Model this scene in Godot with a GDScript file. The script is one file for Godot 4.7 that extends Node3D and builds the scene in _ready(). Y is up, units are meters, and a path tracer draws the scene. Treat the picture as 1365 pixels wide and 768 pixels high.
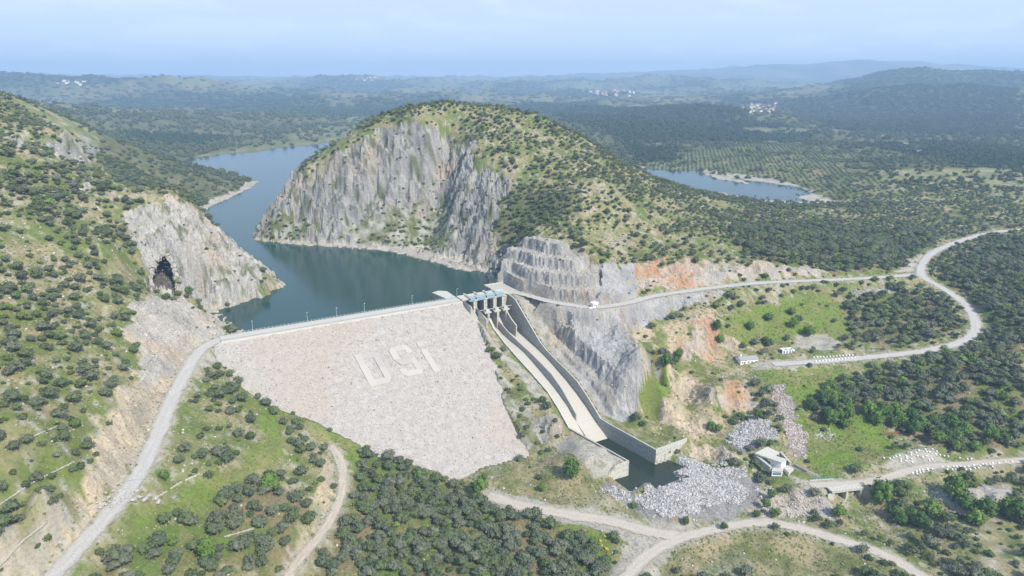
extends Node3D
# Rockfill dam in a limestone gorge. Units metres, y up, lake level y = 0, F = -z (distance ahead of the drone).

const FPX := 910.0
const CAM_H := 145.0
const PITCH := 17.05
const P1 := Vector2(-161.14, 357.74)      # dam frame: left end of the crest's downstream edge, in (x, F)
const DT := Vector2(0.87393, 0.48606)     # along the crest
const DN := Vector2(0.48606, -0.87393)    # downstream
const DAM_SLOPE := 2.05
const CREST := 4.0

var cp := cos(deg_to_rad(PITCH))
var sp := sin(deg_to_rad(PITCH))
var rng := RandomNumberGenerator.new()
var ctrl: PackedVector3Array = []          # x, F, h
var wts: PackedFloat64Array = []
var xs: PackedFloat64Array = []
var fs: PackedFloat64Array = []
var nx := 0
var nf := 0
var hgt: PackedFloat32Array = []
var zone: PackedByteArray = []
var rd: PackedFloat32Array = []            # distance to the nearest road edge
var rh: PackedFloat32Array = []
var n_a := FastNoiseLite.new()
var n_b := FastNoiseLite.new()
var n_c := FastNoiseLite.new()
var n_r := FastNoiseLite.new()
var n_w := FastNoiseLite.new()
var names := {}
var t0 := 0

# ---------------------------------------------------------------- small helpers
func say(s: String) -> void:
	print("%5d ms %s" % [Time.get_ticks_msec() - t0, s])

func ray(u: float, v: float) -> Vector3:   # x, up, F
	var a := (u - 682.5) / FPX
	var b := (384.0 - v) / FPX
	return Vector3(a, b * cp - sp, cp + b * sp)

func at_h(u: float, v: float, h: float) -> Vector3:    # the point of a pixel that lies at height h: (x, F, h)
	var r := ray(u, v)
	var t := (h - CAM_H) / r.y
	return Vector3(r.x * t, r.z * t, h)

func at_f(u: float, v: float, f: float) -> Vector3:    # the point of a pixel that lies f metres ahead
	var r := ray(u, v)
	var t := f / r.z
	return Vector3(r.x * t, f, CAM_H + r.y * t)

func dam_h(x: float, f: float) -> float:
	return CREST - (Vector2(x, f) - P1).dot(DN) / DAM_SLOPE

func at_dam(u: float, v: float, off := 0.0) -> Vector3:
	var lo := -85.0
	var hi := 4.0
	for i in 40:
		var m := (lo + hi) * 0.5
		var p := at_h(u, v, m)
		if dam_h(p.x, p.y) + off > m: lo = m
		else: hi = m
	return at_h(u, v, lo)

func w3(p: Vector3) -> Vector3:            # (x, F, h) to the scene's axes
	return Vector3(p.x, p.z, -p.y)

func sdh(s: float, d: float, h: float) -> Vector3:     # dam frame to the scene's axes
	return Vector3(P1.x + s * DT.x + d * DN.x, h, -(P1.y + s * DT.y + d * DN.y))

func to_px(x: float, f: float, h: float) -> Vector3:
	var dy := h - CAM_H
	var z := f * cp - dy * sp
	return Vector3(682.5 + FPX * x / z, 384.0 - FPX * (dy * cp + f * sp) / z, z)

func numbered(called: String) -> String:
	var k: int = names.get(called, 0)
	names[called] = k + 1
	return called if k == 0 else "%s_%03d" % [called, k]

func tag(o: Node, label := "", category := "", group := "", kind := "") -> Node:
	if label: o.set_meta("label", label)
	if category: o.set_meta("category", category)
	if group: o.set_meta("group", group)
	if kind: o.set_meta("kind", kind)
	return o

func base(called: String, at: Vector3, turn := 0.0) -> Node3D:
	var o := Node3D.new()
	o.name = numbered(called)
	add_child(o)
	o.position = at
	o.rotation.y = turn
	return o

func put(called: String, mesh: Mesh, m: Material, parent: Node = null) -> MeshInstance3D:
	var o := MeshInstance3D.new()
	o.mesh = mesh
	if m: o.material_override = m
	if parent == null:
		o.name = numbered(called)
		add_child(o)
	else:
		o.name = called
		parent.add_child(o, true)
	return o

func lin(r: float, g: float, b: float) -> Color:
	return Color(r, g, b).linear_to_srgb()

class Solid:                               # flat-shaded triangles collected into one mesh
	var v: PackedVector3Array = []
	var origin := Vector3.ZERO
	func tri(a: Vector3, b: Vector3, c: Vector3) -> void:
		v.append(a - origin); v.append(b - origin); v.append(c - origin)
	func quad(a: Vector3, b: Vector3, c: Vector3, d: Vector3) -> void:
		tri(a, b, c); tri(a, c, d)
	func prism(top: PackedVector3Array, bottom: PackedVector3Array) -> void:
		var n := top.size()
		for i in n:
			var j := (i + 1) % n
			quad(top[i], top[j], bottom[j], bottom[i])
		for i in range(1, n - 1):
			tri(top[0], top[i], top[i + 1])
			tri(bottom[0], bottom[i + 1], bottom[i])
	func slab(top: PackedVector3Array, drop: float) -> void:
		var b: PackedVector3Array = []
		for p in top: b.append(p - Vector3(0, drop, 0))
		prism(top, b)
	func box(c: Vector3, size: Vector3, turn := 0.0) -> void:
		var q := Basis(Vector3.UP, turn)
		var t: PackedVector3Array = []
		for k in [[-1, -1], [1, -1], [1, 1], [-1, 1]]:
			t.append(c + q * Vector3(k[0] * size.x * 0.5, size.y * 0.5, k[1] * size.z * 0.5))
		slab(t, size.y)
	func rod(a: Vector3, b: Vector3, r0: float, r1: float, n := 6) -> void:
		var d := (b - a).normalized()
		var x := d.cross(Vector3(0.3, 0.1, 0.95)).normalized()
		var y := d.cross(x)
		var ta: PackedVector3Array = []
		var tb: PackedVector3Array = []
		for i in n:
			var w := TAU * i / n
			var o := x * cos(w) + y * sin(w)
			ta.append(b + o * r1)
			tb.append(a + o * r0)
		prism(ta, tb)
	func done() -> ArrayMesh:
		var a := []
		a.resize(Mesh.ARRAY_MAX)
		a[Mesh.ARRAY_VERTEX] = v
		var m := ArrayMesh.new()
		m.add_surface_from_arrays(Mesh.PRIMITIVE_TRIANGLES, a)
		return m

# ---------------------------------------------------------------- textures and materials
func noise_tex(freq: float, kind: int, ramp: Array, size := 512, octaves := 4, seed_ := 1, normal := 0.0) -> NoiseTexture2D:
	var n := FastNoiseLite.new()
	n.noise_type = kind
	n.frequency = freq
	n.fractal_octaves = octaves
	n.seed = seed_
	if kind == FastNoiseLite.TYPE_CELLULAR:
		n.fractal_type = FastNoiseLite.FRACTAL_FBM if octaves > 1 else FastNoiseLite.FRACTAL_NONE
		n.cellular_return_type = FastNoiseLite.RETURN_DISTANCE2_SUB
	var t := NoiseTexture2D.new()
	t.width = size; t.height = size
	t.seamless = true
	t.noise = n
	if normal > 0.0:
		t.as_normal_map = true
		t.bump_strength = normal
	else:
		var g := Gradient.new()
		g.offsets = PackedFloat32Array(ramp.map(func(r): return r[0]))
		g.colors = PackedColorArray(ramp.map(func(r): return Color(r[1], r[2], r[3])))
		t.color_ramp = g
	return t

func surf(albedo: Color, tex: Texture2D, tile: float, rough := 0.95, normal: Texture2D = null, vcol := false, detail: Texture2D = null, dtile := 1.0) -> StandardMaterial3D:
	var m := StandardMaterial3D.new()
	m.albedo_color = albedo
	m.roughness = rough
	m.metallic_specular = 0.25
	if tex:
		m.albedo_texture = tex
		m.uv1_triplanar = true
		m.uv1_world_triplanar = true
		m.uv1_scale = Vector3.ONE / tile
	if normal:
		m.normal_enabled = true
		m.normal_texture = normal
		m.normal_scale = 1.0
	if detail:
		m.detail_enabled = true
		m.detail_albedo = detail
		m.detail_blend_mode = BaseMaterial3D.BLEND_MODE_MUL
		m.detail_uv_layer = BaseMaterial3D.DETAIL_UV_2
		m.uv2_triplanar = true
		m.uv2_world_triplanar = true
		m.uv2_scale = Vector3.ONE / dtile
	m.vertex_color_use_as_albedo = vcol
	return m

# ---------------------------------------------------------------- terrain: control points
func px(list: Array) -> void:
	for p in list: ctrl.append(at_h(p[0], p[1], p[2]))
func pf(list: Array) -> void:
	for p in list: ctrl.append(at_f(p[0], p[1], p[2]))
func pw(list: Array) -> void:
	for p in list: ctrl.append(Vector3(p[0], p[1], p[2]))
func pd(list: Array) -> void:
	for p in list: ctrl.append(at_dam(p[0], p[1], p[2]))

#ROADS
const ROADS := [
	# [name, width, [[u, v, height] ...]]
	["hill_road", 7.4, [[20, 812, -13], [70, 767, -11], [95, 740, -10], [140, 690, -8], [180, 640, -5], [205, 590, -3], [230, 530, 0], [250, 492, 2], [268, 466, 3.4], [292, 452.5, 4.1], [318, 448.5, 4.2]]],
	["terrace_road", 6.4, [[684, 389, 4.6], [705, 394, 4.8], [735, 402, 5], [765, 407, 5], [790, 409.5, 5], [830, 405, 5], [870, 395, 5], [930, 386, 5], [1000, 378, 5], [1080, 374, 4], [1150, 371, 3], [1222, 366, 1.2]]],
	["valley_slope_road", 6.6, [[1420, 303, 7], [1365, 306, 6], [1330, 309, 5], [1290, 318, 4], [1247, 335, 2.5], [1230, 352, 1.5], [1230, 368, 0], [1258, 385, -5], [1286, 405, -9], [1301, 432, -14], [1288, 453, -17.5], [1240, 466, -20], [1180, 474, -22], [1090, 482, -24], [1030, 485, -24.6]]],
	["stream_road", 5.4, [[1430, 608, -44], [1365, 613, -45], [1280, 619, -46], [1230, 623, -47], [1190, 634, -48], [1150, 643, -48.6], [1080, 647, -49]]],
	["bottom_road", 6.0, [[822, 790, -52], [850, 752, -51.5], [885, 727, -51], [930, 711, -50.5], [1010, 696, -50], [1060, 703, -50], [1120, 720, -50.5], [1180, 740, -51], [1240, 775, -52]]],
	["basin_road", 7.5, [[650, 660, -49.5], [700, 675, -50], [760, 686, -50.3], [820, 696, -50.6], [868, 709, -50.8], [912, 715, -50.8]]],
	["dirt_track", 4.5, [[375, 790, -37.5], [392, 755, -37], [425, 715, -36.5], [447, 680, -36.5], [457, 645, -36], [453, 612, -34], [440, 594, -32]]],
]

func controls() -> void:
	# left hillside
	px([[0, 760, -1], [0, 700, 7], [0, 600, 22], [0, 500, 34], [0, 400, 47], [0, 330, 63], [0, 250, 85], [0, 200, 99], [0, 160, 114],
		[100, 300, 61], [100, 400, 37], [150, 330, 50], [100, 500, 23], [180, 400, 27], [50, 250, 79], [150, 250, 70], [60, 580, 20], [50, 660, 11],
		[251, 430, 13], [233, 419, 19], [212, 407, 22], [221, 452, 12], [179, 428, 22], [183, 504, 10], [161, 491, 16], [153, 562, 7], [128, 548, 12], [123, 610, 5], [95, 595, 11], [78, 658, 2], [48, 642, 8], [28, 707, 0], [220, 386, 20], [255, 395, 12], [272, 418, 5], [200, 384, 23]])
	pf([[0, 128, 650], [95, 178, 560], [95, 218, 535], [200, 258, 510], [150, 240, 520], [60, 200, 500]])
	pw([[-520, 300, 110], [-520, 500, 130], [-450, 180, 80], [-330, 150, 60], [-260, 100, 40], [-650, 700, 140], [-700, 250, 150], [-600, 80, 120], [-190, 110, 0]])
	# promontory with the cave
	pf([[180, 277, 446], [220, 267, 462], [263, 282, 474], [230, 330, 430], [245, 300, 452], [310, 326, 480], [185, 320, 424], [250, 262, 500], [240, 264, 470], [160, 283, 438], [200, 272, 455], [285, 305, 478], [335, 345, 480], [205, 335, 417], [260, 330, 440], [300, 345, 458]])
	px([[382, 379, 0], [345, 398, 0], [310, 408, 0], [282, 415, 0], [240, 378, 16], [265, 392, 8], [300, 385, 12], [340, 375, 10]])
	pw([[-190, 510, 2], [-225, 520, 18], [-250, 540, 10], [-300, 560, 25], [-280, 600, -6], [-330, 650, 6], [-320, 700, -4], [-215, 545, -8], [-165, 500, -10], [-165, 440, -12], [-185, 405, -3]])
	# ridge behind it
	px([[345, 242, 0], [310, 262, 0], [280, 275, 0]])
	pf([[200, 217, 900], [100, 166, 880], [0, 124, 850], [150, 232, 760], [60, 190, 760], [240, 250, 840], [300, 250, 920]])
	pw([[-700, 1000, 120], [-560, 1050, 40], [-450, 1080, 2], [-900, 900, 170], [-480, 700, 70], [-400, 720, 25], [-600, 1180, 0]])
	# lake bed
	pw([[-240, 560, -16], [-180, 530, -16], [-130, 490, -16], [-70, 490, -14], [-100, 430, -12], [-30, 490, -12], [-255, 680, -16], [-300, 860, -16], [-330, 980, -16], [-420, 1150, -14], [-350, 1300, -14], [-200, 1300, -14], [-60, 1150, -14], [80, 1050, -12], [-140, 560, -14], [-80, 520, -14]])
	# central hill
	px([[340, 320, 0], [390, 325, 0], [430, 328, 0], [500, 333, 0], [565, 347, 0], [610, 360, 0], [645, 362, 0], [662, 372, 5]])
	pf([[600, 140, 705], [640, 150, 690], [660, 147, 700], [530, 148, 700], [480, 168, 690], [430, 203, 685], [385, 240, 680], [355, 290, 660], [700, 182, 665], [720, 157, 705], [780, 187, 720], [830, 217, 730], [880, 242, 740], [950, 263, 770], [750, 212, 622], [720, 240, 587], [800, 240, 563], [850, 270, 572], [760, 270, 533], [900, 300, 548], [900, 272, 610], [960, 290, 640], [1000, 310, 560], [1060, 300, 640],
		[660, 230, 600], [630, 190, 640], [560, 165, 662], [500, 187, 662], [450, 220, 648], [400, 242, 652], [370, 285, 640],
		[585, 300, 614], [480, 300, 618], [520, 250, 634], [430, 280, 632], [640, 290, 560], [660, 260, 578], [588, 250, 642], [614, 250, 606], [690, 320, 522], [620, 330, 556], [575, 325, 592], [400, 290, 636], [588, 215, 660], [616, 215, 634], [540, 190, 655]])
	pw([[-90, 790, 95], [-200, 770, 45], [20, 800, 85], [110, 820, 50], [210, 840, 14], [-265, 730, -10], [-130, 900, 10], [0, 940, 4], [110, 930, -6], [-230, 820, -10], [200, 930, -8]])
	# benches above the spillway road, and the road bank to the right
	px([[740, 400, 5.5], [713, 315, 36], [730, 318, 36], [748, 320, 35.8], [700, 300, 39], [684, 335, 22], [790, 325, 33], [800, 300, 38], [840, 340, 20], [800, 350, 24], [800, 372, 12], [675, 378, 7],
		[850, 360, 16], [850, 385, 7], [900, 350, 18], [900, 382, 7], [950, 350, 16], [1000, 350, 14], [1000, 368, 7], [1060, 352, 11], [1100, 345, 10], [900, 330, 22], [1180, 335, 6], [1300, 350, 3], [1365, 380, 0], [1365, 330, 7], [1180, 365, 3]])
	# below the road, right bank
	px([[850, 430, -6], [900, 420, -5], [930, 402, 0], [860, 470, -13], [840, 560, -39], [866, 545, -38],
		[940, 440, -11], [1000, 420, -8], [1060, 400, -5], [1100, 430, -15], [1040, 460, -22], [990, 480, -25], [900, 470, -21], [950, 468, -23], [1180, 450, -20], [1200, 400, -9], [1250, 430, -15], [1150, 400, -7],
		[1000, 520, -32], [920, 520, -35], [960, 560, -41], [900, 560, -40], [1050, 540, -36], [1040, 600, -44], [1100, 500, -28], [1150, 540, -33], [1200, 580, -42], [1250, 540, -33], [1150, 600, -46], [1300, 500, -22], [1365, 440, -11], [1365, 540, -30], [1300, 600, -43], [1365, 590, -42], [900, 520, -33], [980, 590, -44], [1000, 570, -41]])
	for q in [[200, 30, 3], [206, 45, 3.5], [196, 60, -5], [206, 62, -4.6], [216, 63, -4.4], [200, 78, -10], [212, 80, -8], [224, 82, -6.5], [196, 95, -17], [206, 97, -13.5], [218, 98, -11], [230, 96, -9], [198, 110, -20], [207, 113, -16.5], [216, 112, -15], [190, 112, -34], [196, 119, -38], [205, 122, -38.5], [214, 122, -37], [222, 116, -27], [230, 110, -19]]:
		var w := sdh(q[0], q[1], q[2])
		ctrl.append(Vector3(w.x, -w.z, w.y))
	px([[893, 490, -25], [925, 504, -27.5], [957, 527, -31], [898, 522, -35], [925, 541, -38], [955, 553, -39.5], [872, 528, -34.5], [930, 549, -38.3], [875, 561, -41.5], [925, 577, -43], [975, 503, -29], [1000, 520, -32], [1018, 537, -35], [960, 546, -38.5], [988, 548, -39.3], [918, 582, -41.3], [985, 606, -42.5], [920, 600, -46.6], [978, 625, -47.2], [1115, 665, -54], [1145, 661, -54], [765, 300, 40], [732, 300, 40], [925, 428, -6], [980, 417, -6.5], [905, 448, -13], [960, 440, -12]])
	# left bank of the chute, between dam and spillway
	pd([[640, 432, 3], [665, 470, 3], [690, 500, 4.5], [720, 560, 5.5], [700, 545, 4], [735, 600, 3], [700, 585, 3]])
	px([[745, 625, -47], [790, 650, -49], [720, 640, -49], [650, 648, -49], [790, 610, -41], [770, 600, -41]])
	# dam edge on the left abutment and the sheet below the fill
	pd([[290, 480, 0.6], [320, 515, 0.6], [370, 545, 0.6], [430, 570, 0.6], [480, 592, 0.6], [540, 615, 0.6], [600, 637, 0.3], [650, 622, 0.3], [705, 606, 0.5], [655, 480, 0.6], [670, 540, 0.6]])
	# abutment terrace and groves below the dam
	px([[270, 540, -4], [270, 560, -6], [310, 520, -8], [340, 560, -15], [350, 590, -17], [300, 620, -14], [240, 620, -8], [200, 660, -9], [190, 682, -9.5], [350, 640, -22], [420, 620, -29], [400, 580, -24], [300, 700, -21], [200, 740, -16], [250, 660, -14], [400, 720, -32], [320, 760, -28], [120, 768, -13],
		[520, 625, -42], [550, 680, -45], [600, 740, -48], [700, 720, -50], [500, 760, -43], [780, 760, -52], [650, 690, -49], [480, 640, -39], [480, 690, -40],
		[950, 750, -53], [1100, 745, -52.5], [1365, 760, -53], [1300, 730, -53], [1130, 670, -54.5], [1250, 690, -55], [1000, 660, -49.5], [930, 640, -47.6], [880, 664, -47.8], [850, 672, -48], [960, 655, -48], [900, 690, -48.8], [1365, 690, -54], [1250, 655, -50], [1060, 670, -53], [950, 685, -49.5], [1000, 620, -47.5], [960, 610, -46.5]])
	pw([[-60, 130, -40], [60, 120, -50], [200, 130, -48], [350, 200, -30], [480, 300, -10], [560, 450, 5], [420, 400, -2], [-130, 130, -20], [350, 90, -30]])
	# valley behind the hill, right lake and far country
	px([[1085, 271, 0], [1010, 267, 0], [960, 257, 0], [1062, 249, 0], [985, 239, 0], [930, 227, 0], [895, 227, 0], [300, 204, 0], [440, 187, 0], [275, 208, 0]])
	pw([[260, 940, -8], [330, 900, -6], [310, 1020, -6], [200, 1050, -9]])
	pf([[1000, 215, 1150], [1100, 215, 1150], [1200, 230, 950], [1280, 240, 900], [1150, 252, 860], [1365, 230, 980], [1300, 280, 720], [1230, 268, 790], [1120, 285, 700], [900, 205, 1350], [1300, 195, 1600], [1365, 195, 1700], [1050, 182, 1850], [1200, 195, 1500],
		[930, 137, 2400], [800, 158, 2000], [870, 168, 1850], [1000, 163, 2050], [1000, 147, 3000], [1100, 162, 2500], [1200, 168, 2150], [1290, 178, 1900]])
	# ridge after ridge, with the valleys between them
	for ridge in [[4300, [[-40, 98], [0, 97], [60, 94], [120, 99], [180, 108], [230, 107], [280, 110], [330, 119], [400, 124], [470, 126], [560, 124], [640, 126], [740, 130], [820, 132], [900, 128]]],
			[7000, [[-60, 108], [120, 106], [250, 110], [330, 108], [380, 103], [440, 104], [490, 100], [540, 104], [600, 107], [680, 106], [760, 106], [830, 104], [870, 98], [920, 103], [980, 105]]],
			[9800, [[100, 103], [200, 102], [300, 108], [450, 106], [600, 103], [750, 103], [900, 103], [1000, 93], [1060, 90], [1120, 81], [1180, 84], [1230, 81], [1290, 88], [1365, 92], [1420, 95]]],
			[4500, [[990, 130], [1040, 124], [1100, 110], [1150, 101], [1200, 94], [1270, 87], [1320, 92], [1365, 101], [1420, 108]]],
			[3100, [[1060, 150], [1100, 136], [1150, 122], [1210, 115], [1280, 112], [1330, 118], [1365, 124], [1420, 128]]]]:
		for q in ridge[1]: ctrl.append(at_f(q[0], q[1], ridge[0]))
	for q in [[3300, 22.0, -2600, 500], [5600, 40.0, -4200, 4200], [8300, 70.0, -6000, 6000], [2500, 18.0, -1800, 300]]:
		for k in 7: ctrl.append(Vector3(lerpf(q[2], q[3], k / 6.0), q[0], q[1]))
	pf([[200, 182, 1650], [100, 152, 1700], [20, 132, 1900], [350, 172, 1900], [450, 165, 2200], [300, 150, 2500]])
	pw([[-9000, 9500, 200], [9000, 9500, 260], [0, 11800, 150], [-4200, 4300, 190], [4800, 4300, 210], [1500, 1600, 20], [1200, 700, 30], [900, 400, 20], [-1500, 1200, 150], [-1300, 2200, 60], [-1400, 400, 160], [12000, 12000, 200], [-12000, 12000, 200], [1500, 100, 30], [-12000, 0, 200], [12000, 0, 200]])
	for r in ROADS:
		var pts: Array = r[2]
		for i in range(pts.size()):
			ctrl.append(at_h(pts[i][0], pts[i][1], pts[i][2]))

func solve() -> void:
	var keep: PackedVector3Array = []
	for p in ctrl:
		var ok := true
		for q in keep:
			if absf(p.x - q.x) + absf(p.y - q.y) < 3.0: ok = false
		if ok: keep.append(p)
	ctrl = keep
	var n := ctrl.size()
	var m := n + 1
	var a := []
	for i in m:
		var row := PackedFloat64Array()
		row.resize(m + 1)
		for j in n:
			row[j] = sqrt((ctrl[i].x - ctrl[j].x) ** 2 + (ctrl[i].y - ctrl[j].y) ** 2 + 25.0) if i < n else 1.0
		row[n] = 1.0 if i < n else 0.0
		row[m] = ctrl[i].z if i < n else 0.0
		a.append(row)
	for c in m:
		var best := c
		for r in range(c + 1, m):
			if absf(a[r][c]) > absf(a[best][c]): best = r
		if best != c:
			var sw = a[c]
			a[c] = a[best]
			a[best] = sw
		var pr: PackedFloat64Array = a[c]
		var inv := 1.0 / pr[c]
		for r in range(c + 1, m):
			var row: PackedFloat64Array = a[r]
			var f := row[c] * inv
			if f == 0.0: continue
			for k in range(c, m + 1): row[k] -= f * pr[k]
			a[r] = row
	wts.resize(m)
	for c in range(m - 1, -1, -1):
		var row: PackedFloat64Array = a[c]
		var s := row[m]
		for k in range(c + 1, m): s -= row[k] * wts[k]
		wts[c] = s / row[c]

func rbf(x: float, f: float) -> float:
	var n := ctrl.size()
	var s: float = wts[n]
	for i in n:
		var p := ctrl[i]
		var dx := x - p.x
		var df := f - p.y
		s += wts[i] * sqrt(dx * dx + df * df + 25.0)
	return s

func lines(parts: Array, lo: float, hi: float, grow: float) -> PackedFloat64Array:
	var a: Array = []
	for p in parts:
		var x: float = p[0]
		while x < p[1] - 0.01:
			a.append(x)
			x += p[2]
	var first: float = parts[0][0]
	var s0: float = parts[0][2]
	var x := first
	while x > lo:
		x -= s0 + grow * (first - x)
		a.append(x)
	var last: float = parts[-1][1]
	s0 = parts[-1][2]
	x = last
	while x < hi:
		a.append(x)
		x += s0 + grow * (x - last)
	a.append(x)
	a.sort()
	return PackedFloat64Array(a)

func base_grid() -> void:
	var step := 3
	var task_rows := (nf + step - 1) / step + 1
	var cx: PackedInt32Array = []
	var i := 0
	while i < nx - 1:
		cx.append(i)
		i += step
	cx.append(nx - 1)
	var cf: PackedInt32Array = []
	i = 0
	while i < nf - 1:
		cf.append(i)
		i += step
	cf.append(nf - 1)
	var rows := []
	rows.resize(cf.size())
	var job := func(r: int) -> void:
		var row := PackedFloat32Array()
		row.resize(cx.size())
		for c in cx.size(): row[c] = rbf(xs[cx[c]], fs[cf[r]])
		rows[r] = row
	var id := WorkerThreadPool.add_group_task(job, cf.size())
	WorkerThreadPool.wait_for_group_task_completion(id)
	hgt.resize(nx * nf)
	for r in cf.size() - 1:
		var ra: PackedFloat32Array = rows[r]
		var rb: PackedFloat32Array = rows[r + 1]
		for j in range(cf[r], cf[r + 1] + (1 if r == cf.size() - 2 else 0)):
			var tf := (fs[j] - fs[cf[r]]) / (fs[cf[r + 1]] - fs[cf[r]])
			for c in cx.size() - 1:
				var a := lerpf(ra[c], rb[c], tf)
				var b := lerpf(ra[c + 1], rb[c + 1], tf)
				var x0 := xs[cx[c]]
				var iw := 1.0 / (xs[cx[c + 1]] - x0)
				for k in range(cx[c], cx[c + 1]):
					hgt[j * nx + k] = lerpf(a, b, (xs[k] - x0) * iw)
				if c == cx.size() - 2: hgt[j * nx + nx - 1] = b

func find(a: PackedFloat64Array, v: float) -> int:
	return clampi(a.bsearch(v) - 1, 0, a.size() - 2)

func ground(x: float, f: float) -> float:
	var i := find(xs, x)
	var j := find(fs, f)
	var tx := clampf((x - xs[i]) / (xs[i + 1] - xs[i]), 0, 1)
	var tf := clampf((f - fs[j]) / (fs[j + 1] - fs[j]), 0, 1)
	var k := j * nx + i
	return lerpf(lerpf(hgt[k], hgt[k + 1], tx), lerpf(hgt[k + nx], hgt[k + nx + 1], tx), tf)

func hit(u: float, v: float) -> Vector3:   # where the ray of a pixel meets the ground: (x, F, h)
	var r := ray(u, v)
	var t := 120.0
	var last := t
	while t < 14000.0:
		var g := ground(r.x * t, r.z * t)
		if CAM_H + r.y * t < g:
			for k in 12:
				var m := (last + t) * 0.5
				if CAM_H + r.y * m < ground(r.x * m, r.z * m): t = m
				else: last = m
			break
		last = t
		t *= 1.006
	return Vector3(r.x * t, r.z * t, CAM_H + r.y * t)

func plan(poly: Array) -> PackedVector2Array:
	var a: PackedVector2Array = []
	for p in poly:
		var q := hit(p[0], p[1])
		a.append(Vector2(q.x, q.y))
	return a

func paint(poly: PackedVector2Array, id: int, jitter := 4.0) -> void:
	var lo := poly[0]
	var hi := poly[0]
	for p in poly:
		lo = lo.min(p)
		hi = hi.max(p)
	lo -= Vector2(jitter, jitter)
	hi += Vector2(jitter, jitter)
	for j in range(find(fs, lo.y), find(fs, hi.y) + 2):
		for i in range(find(xs, lo.x), find(xs, hi.x) + 2):
			var x := xs[i]
			var f := fs[j]
			var q := Vector2(x + n_w.get_noise_2d(x * 3.0, f * 3.0) * jitter * 1.6, f + n_w.get_noise_2d(f * 3.0 + 900.0, x * 3.0) * jitter * 1.6)
			if Geometry2D.is_point_in_polygon(q, poly): zone[j * nx + i] = id

func f_line(x: float) -> float:            # the watershed: lake beyond it, the valley below the dam on this side
	const L := [[-15000, 330], [-500, 330], [-200, 345], [-165, 360], [-33, 432], [15, 458], [30, 455], [60, 435], [170, 480], [260, 495], [310, 512], [352, 565], [470, 650], [700, 800], [15000, 800]]
	for k in L.size() - 1:
		if x <= L[k + 1][0]:
			return lerpf(L[k][1], L[k + 1][1], (x - L[k][0]) / (L[k + 1][0] - L[k][0]))
	return 800.0

# ---------------------------------------------------------------- the spillway's profile in the dam frame (d downstream, heights)
func prof(list: Array, d: float) -> float:
	if d <= list[0][0]: return list[0][1]
	for k in list.size() - 1:
		if d <= list[k + 1][0]:
			return lerpf(list[k][1], list[k + 1][1], (d - list[k][0]) / (list[k + 1][0] - list[k][0]))
	return list[-1][1]
const FLOOR := [[-30, -9], [-6, -7], [0, -5], [4, -7], [10, -14], [18, -16.2], [30, -18.5], [47, -21.6], [57, -23.8], [67, -26.4], [77, -29.1], [87, -32.6], [97, -37], [106, -41.6], [114, -46], [119, -49.2]]
const TOP_A := [[8, -4.2], [19, -11.5], [35, -16.6], [52, -20.6], [68, -24], [86, -28.4], [97, -33.8], [109, -41]]
const TOP_B := [[4, -6], [13, -9.2], [24, -12.6], [38, -14.8], [53, -16.9], [66, -19.2], [79, -21.9], [90, -26.6], [105, -35.9]]
const TOP_R := [[2, 5], [8, 4.6], [13, 3.6], [32, -7.7], [45, -15.6], [54, -18.6], [65, -21], [76, -23], [87, -25.6], [97, -30.4], [111.5, -39], [118, -39.4], [152, -40]]
const S_A := 160.6
const S_B := 167.2
const S_C := 173.4
const S_R := 179.6
func shift(d: float) -> float: return maxf(0.0, d - 112.0) * 0.155

func carve(x: float, f: float, h: float) -> float:
	var q := Vector2(x, f) - P1
	var s := q.dot(DT)
	var d := q.dot(DN)
	var cq := Vector2(x, f) - culvert_a
	if absf(cq.x - 7.0) < 14.0 and absf(cq.y) < 16.0:
		var along := cq.dot(culvert_t)
		var ahead := cq.x * culvert_t.y - cq.y * culvert_t.x
		if along > -0.5 and along < culvert_len + 0.5 and ahead > -3.4 and ahead < 9.0: return minf(h, -53.6)
	if s < 128.0 or s > 222.0 or d < -34.0 or d > 172.0: return h
	if d < 3.0:
		if s > 147.0 and s < 173.0: return minf(h, -9.0)
		if s >= 173.0 and s < 191.0 and d > -24.0: return minf(h, 4.2)
		return h
	s -= shift(d)
	if s > S_A - 0.6 and s < S_R + 0.6:
		return minf(h, prof(FLOOR, d) - 1.4) if d < 116.0 else minf(h, lerpf(-53.0, -48.9, smoothstep(150.0, 168.0, d)))
	if s <= S_A - 0.6 and d < 112.0:         # left bank
		var top := prof(TOP_A, d) - 0.35
		if s < 156.0 and d < 14.0: top = minf(top, -2.0)
		return lerpf(top, h, smoothstep(S_A - 5.0, S_A - 13.0, s))
	if s <= S_A - 0.6 and d < 152.0:         # gravel mound beside the basin
		var top := lerpf(-41.2, -40.6, (d - 112.0) / 40.0) - maxf(0.0, (S_A - 3.0 - s)) * 0.62
		return maxf(top, h) if s > 140.0 else h
	if s >= S_R + 0.6 and d < 152.0:         # backfill along the right wall
		var top := prof(TOP_R, d) - 0.5
		var k := smoothstep(S_R + 4.0, S_R + 15.0, s) if d > 24.0 else smoothstep(S_R + 9.0, S_R + 20.0, s)
		return lerpf(top, h, k)
	if d >= 152.0:                           # outlet pool
		var k := minf(minf(1.0 - smoothstep(160.0, 166.5, d + (s - 165.0) * 0.12), smoothstep(S_A - 14.0, S_A - 5.0, s)), 1.0 - smoothstep(S_R + 7.0, S_R + 14.0, s))
		var rim := (1.0 - smoothstep(166.0, 172.0, d)) * smoothstep(S_A - 18.0, S_A - 12.0, s) * (1.0 - smoothstep(S_R + 18.0, S_R + 26.0, s))
		return lerpf(lerpf(h, maxf(h, -48.1), rim), -52.0, k)
	return h

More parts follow.
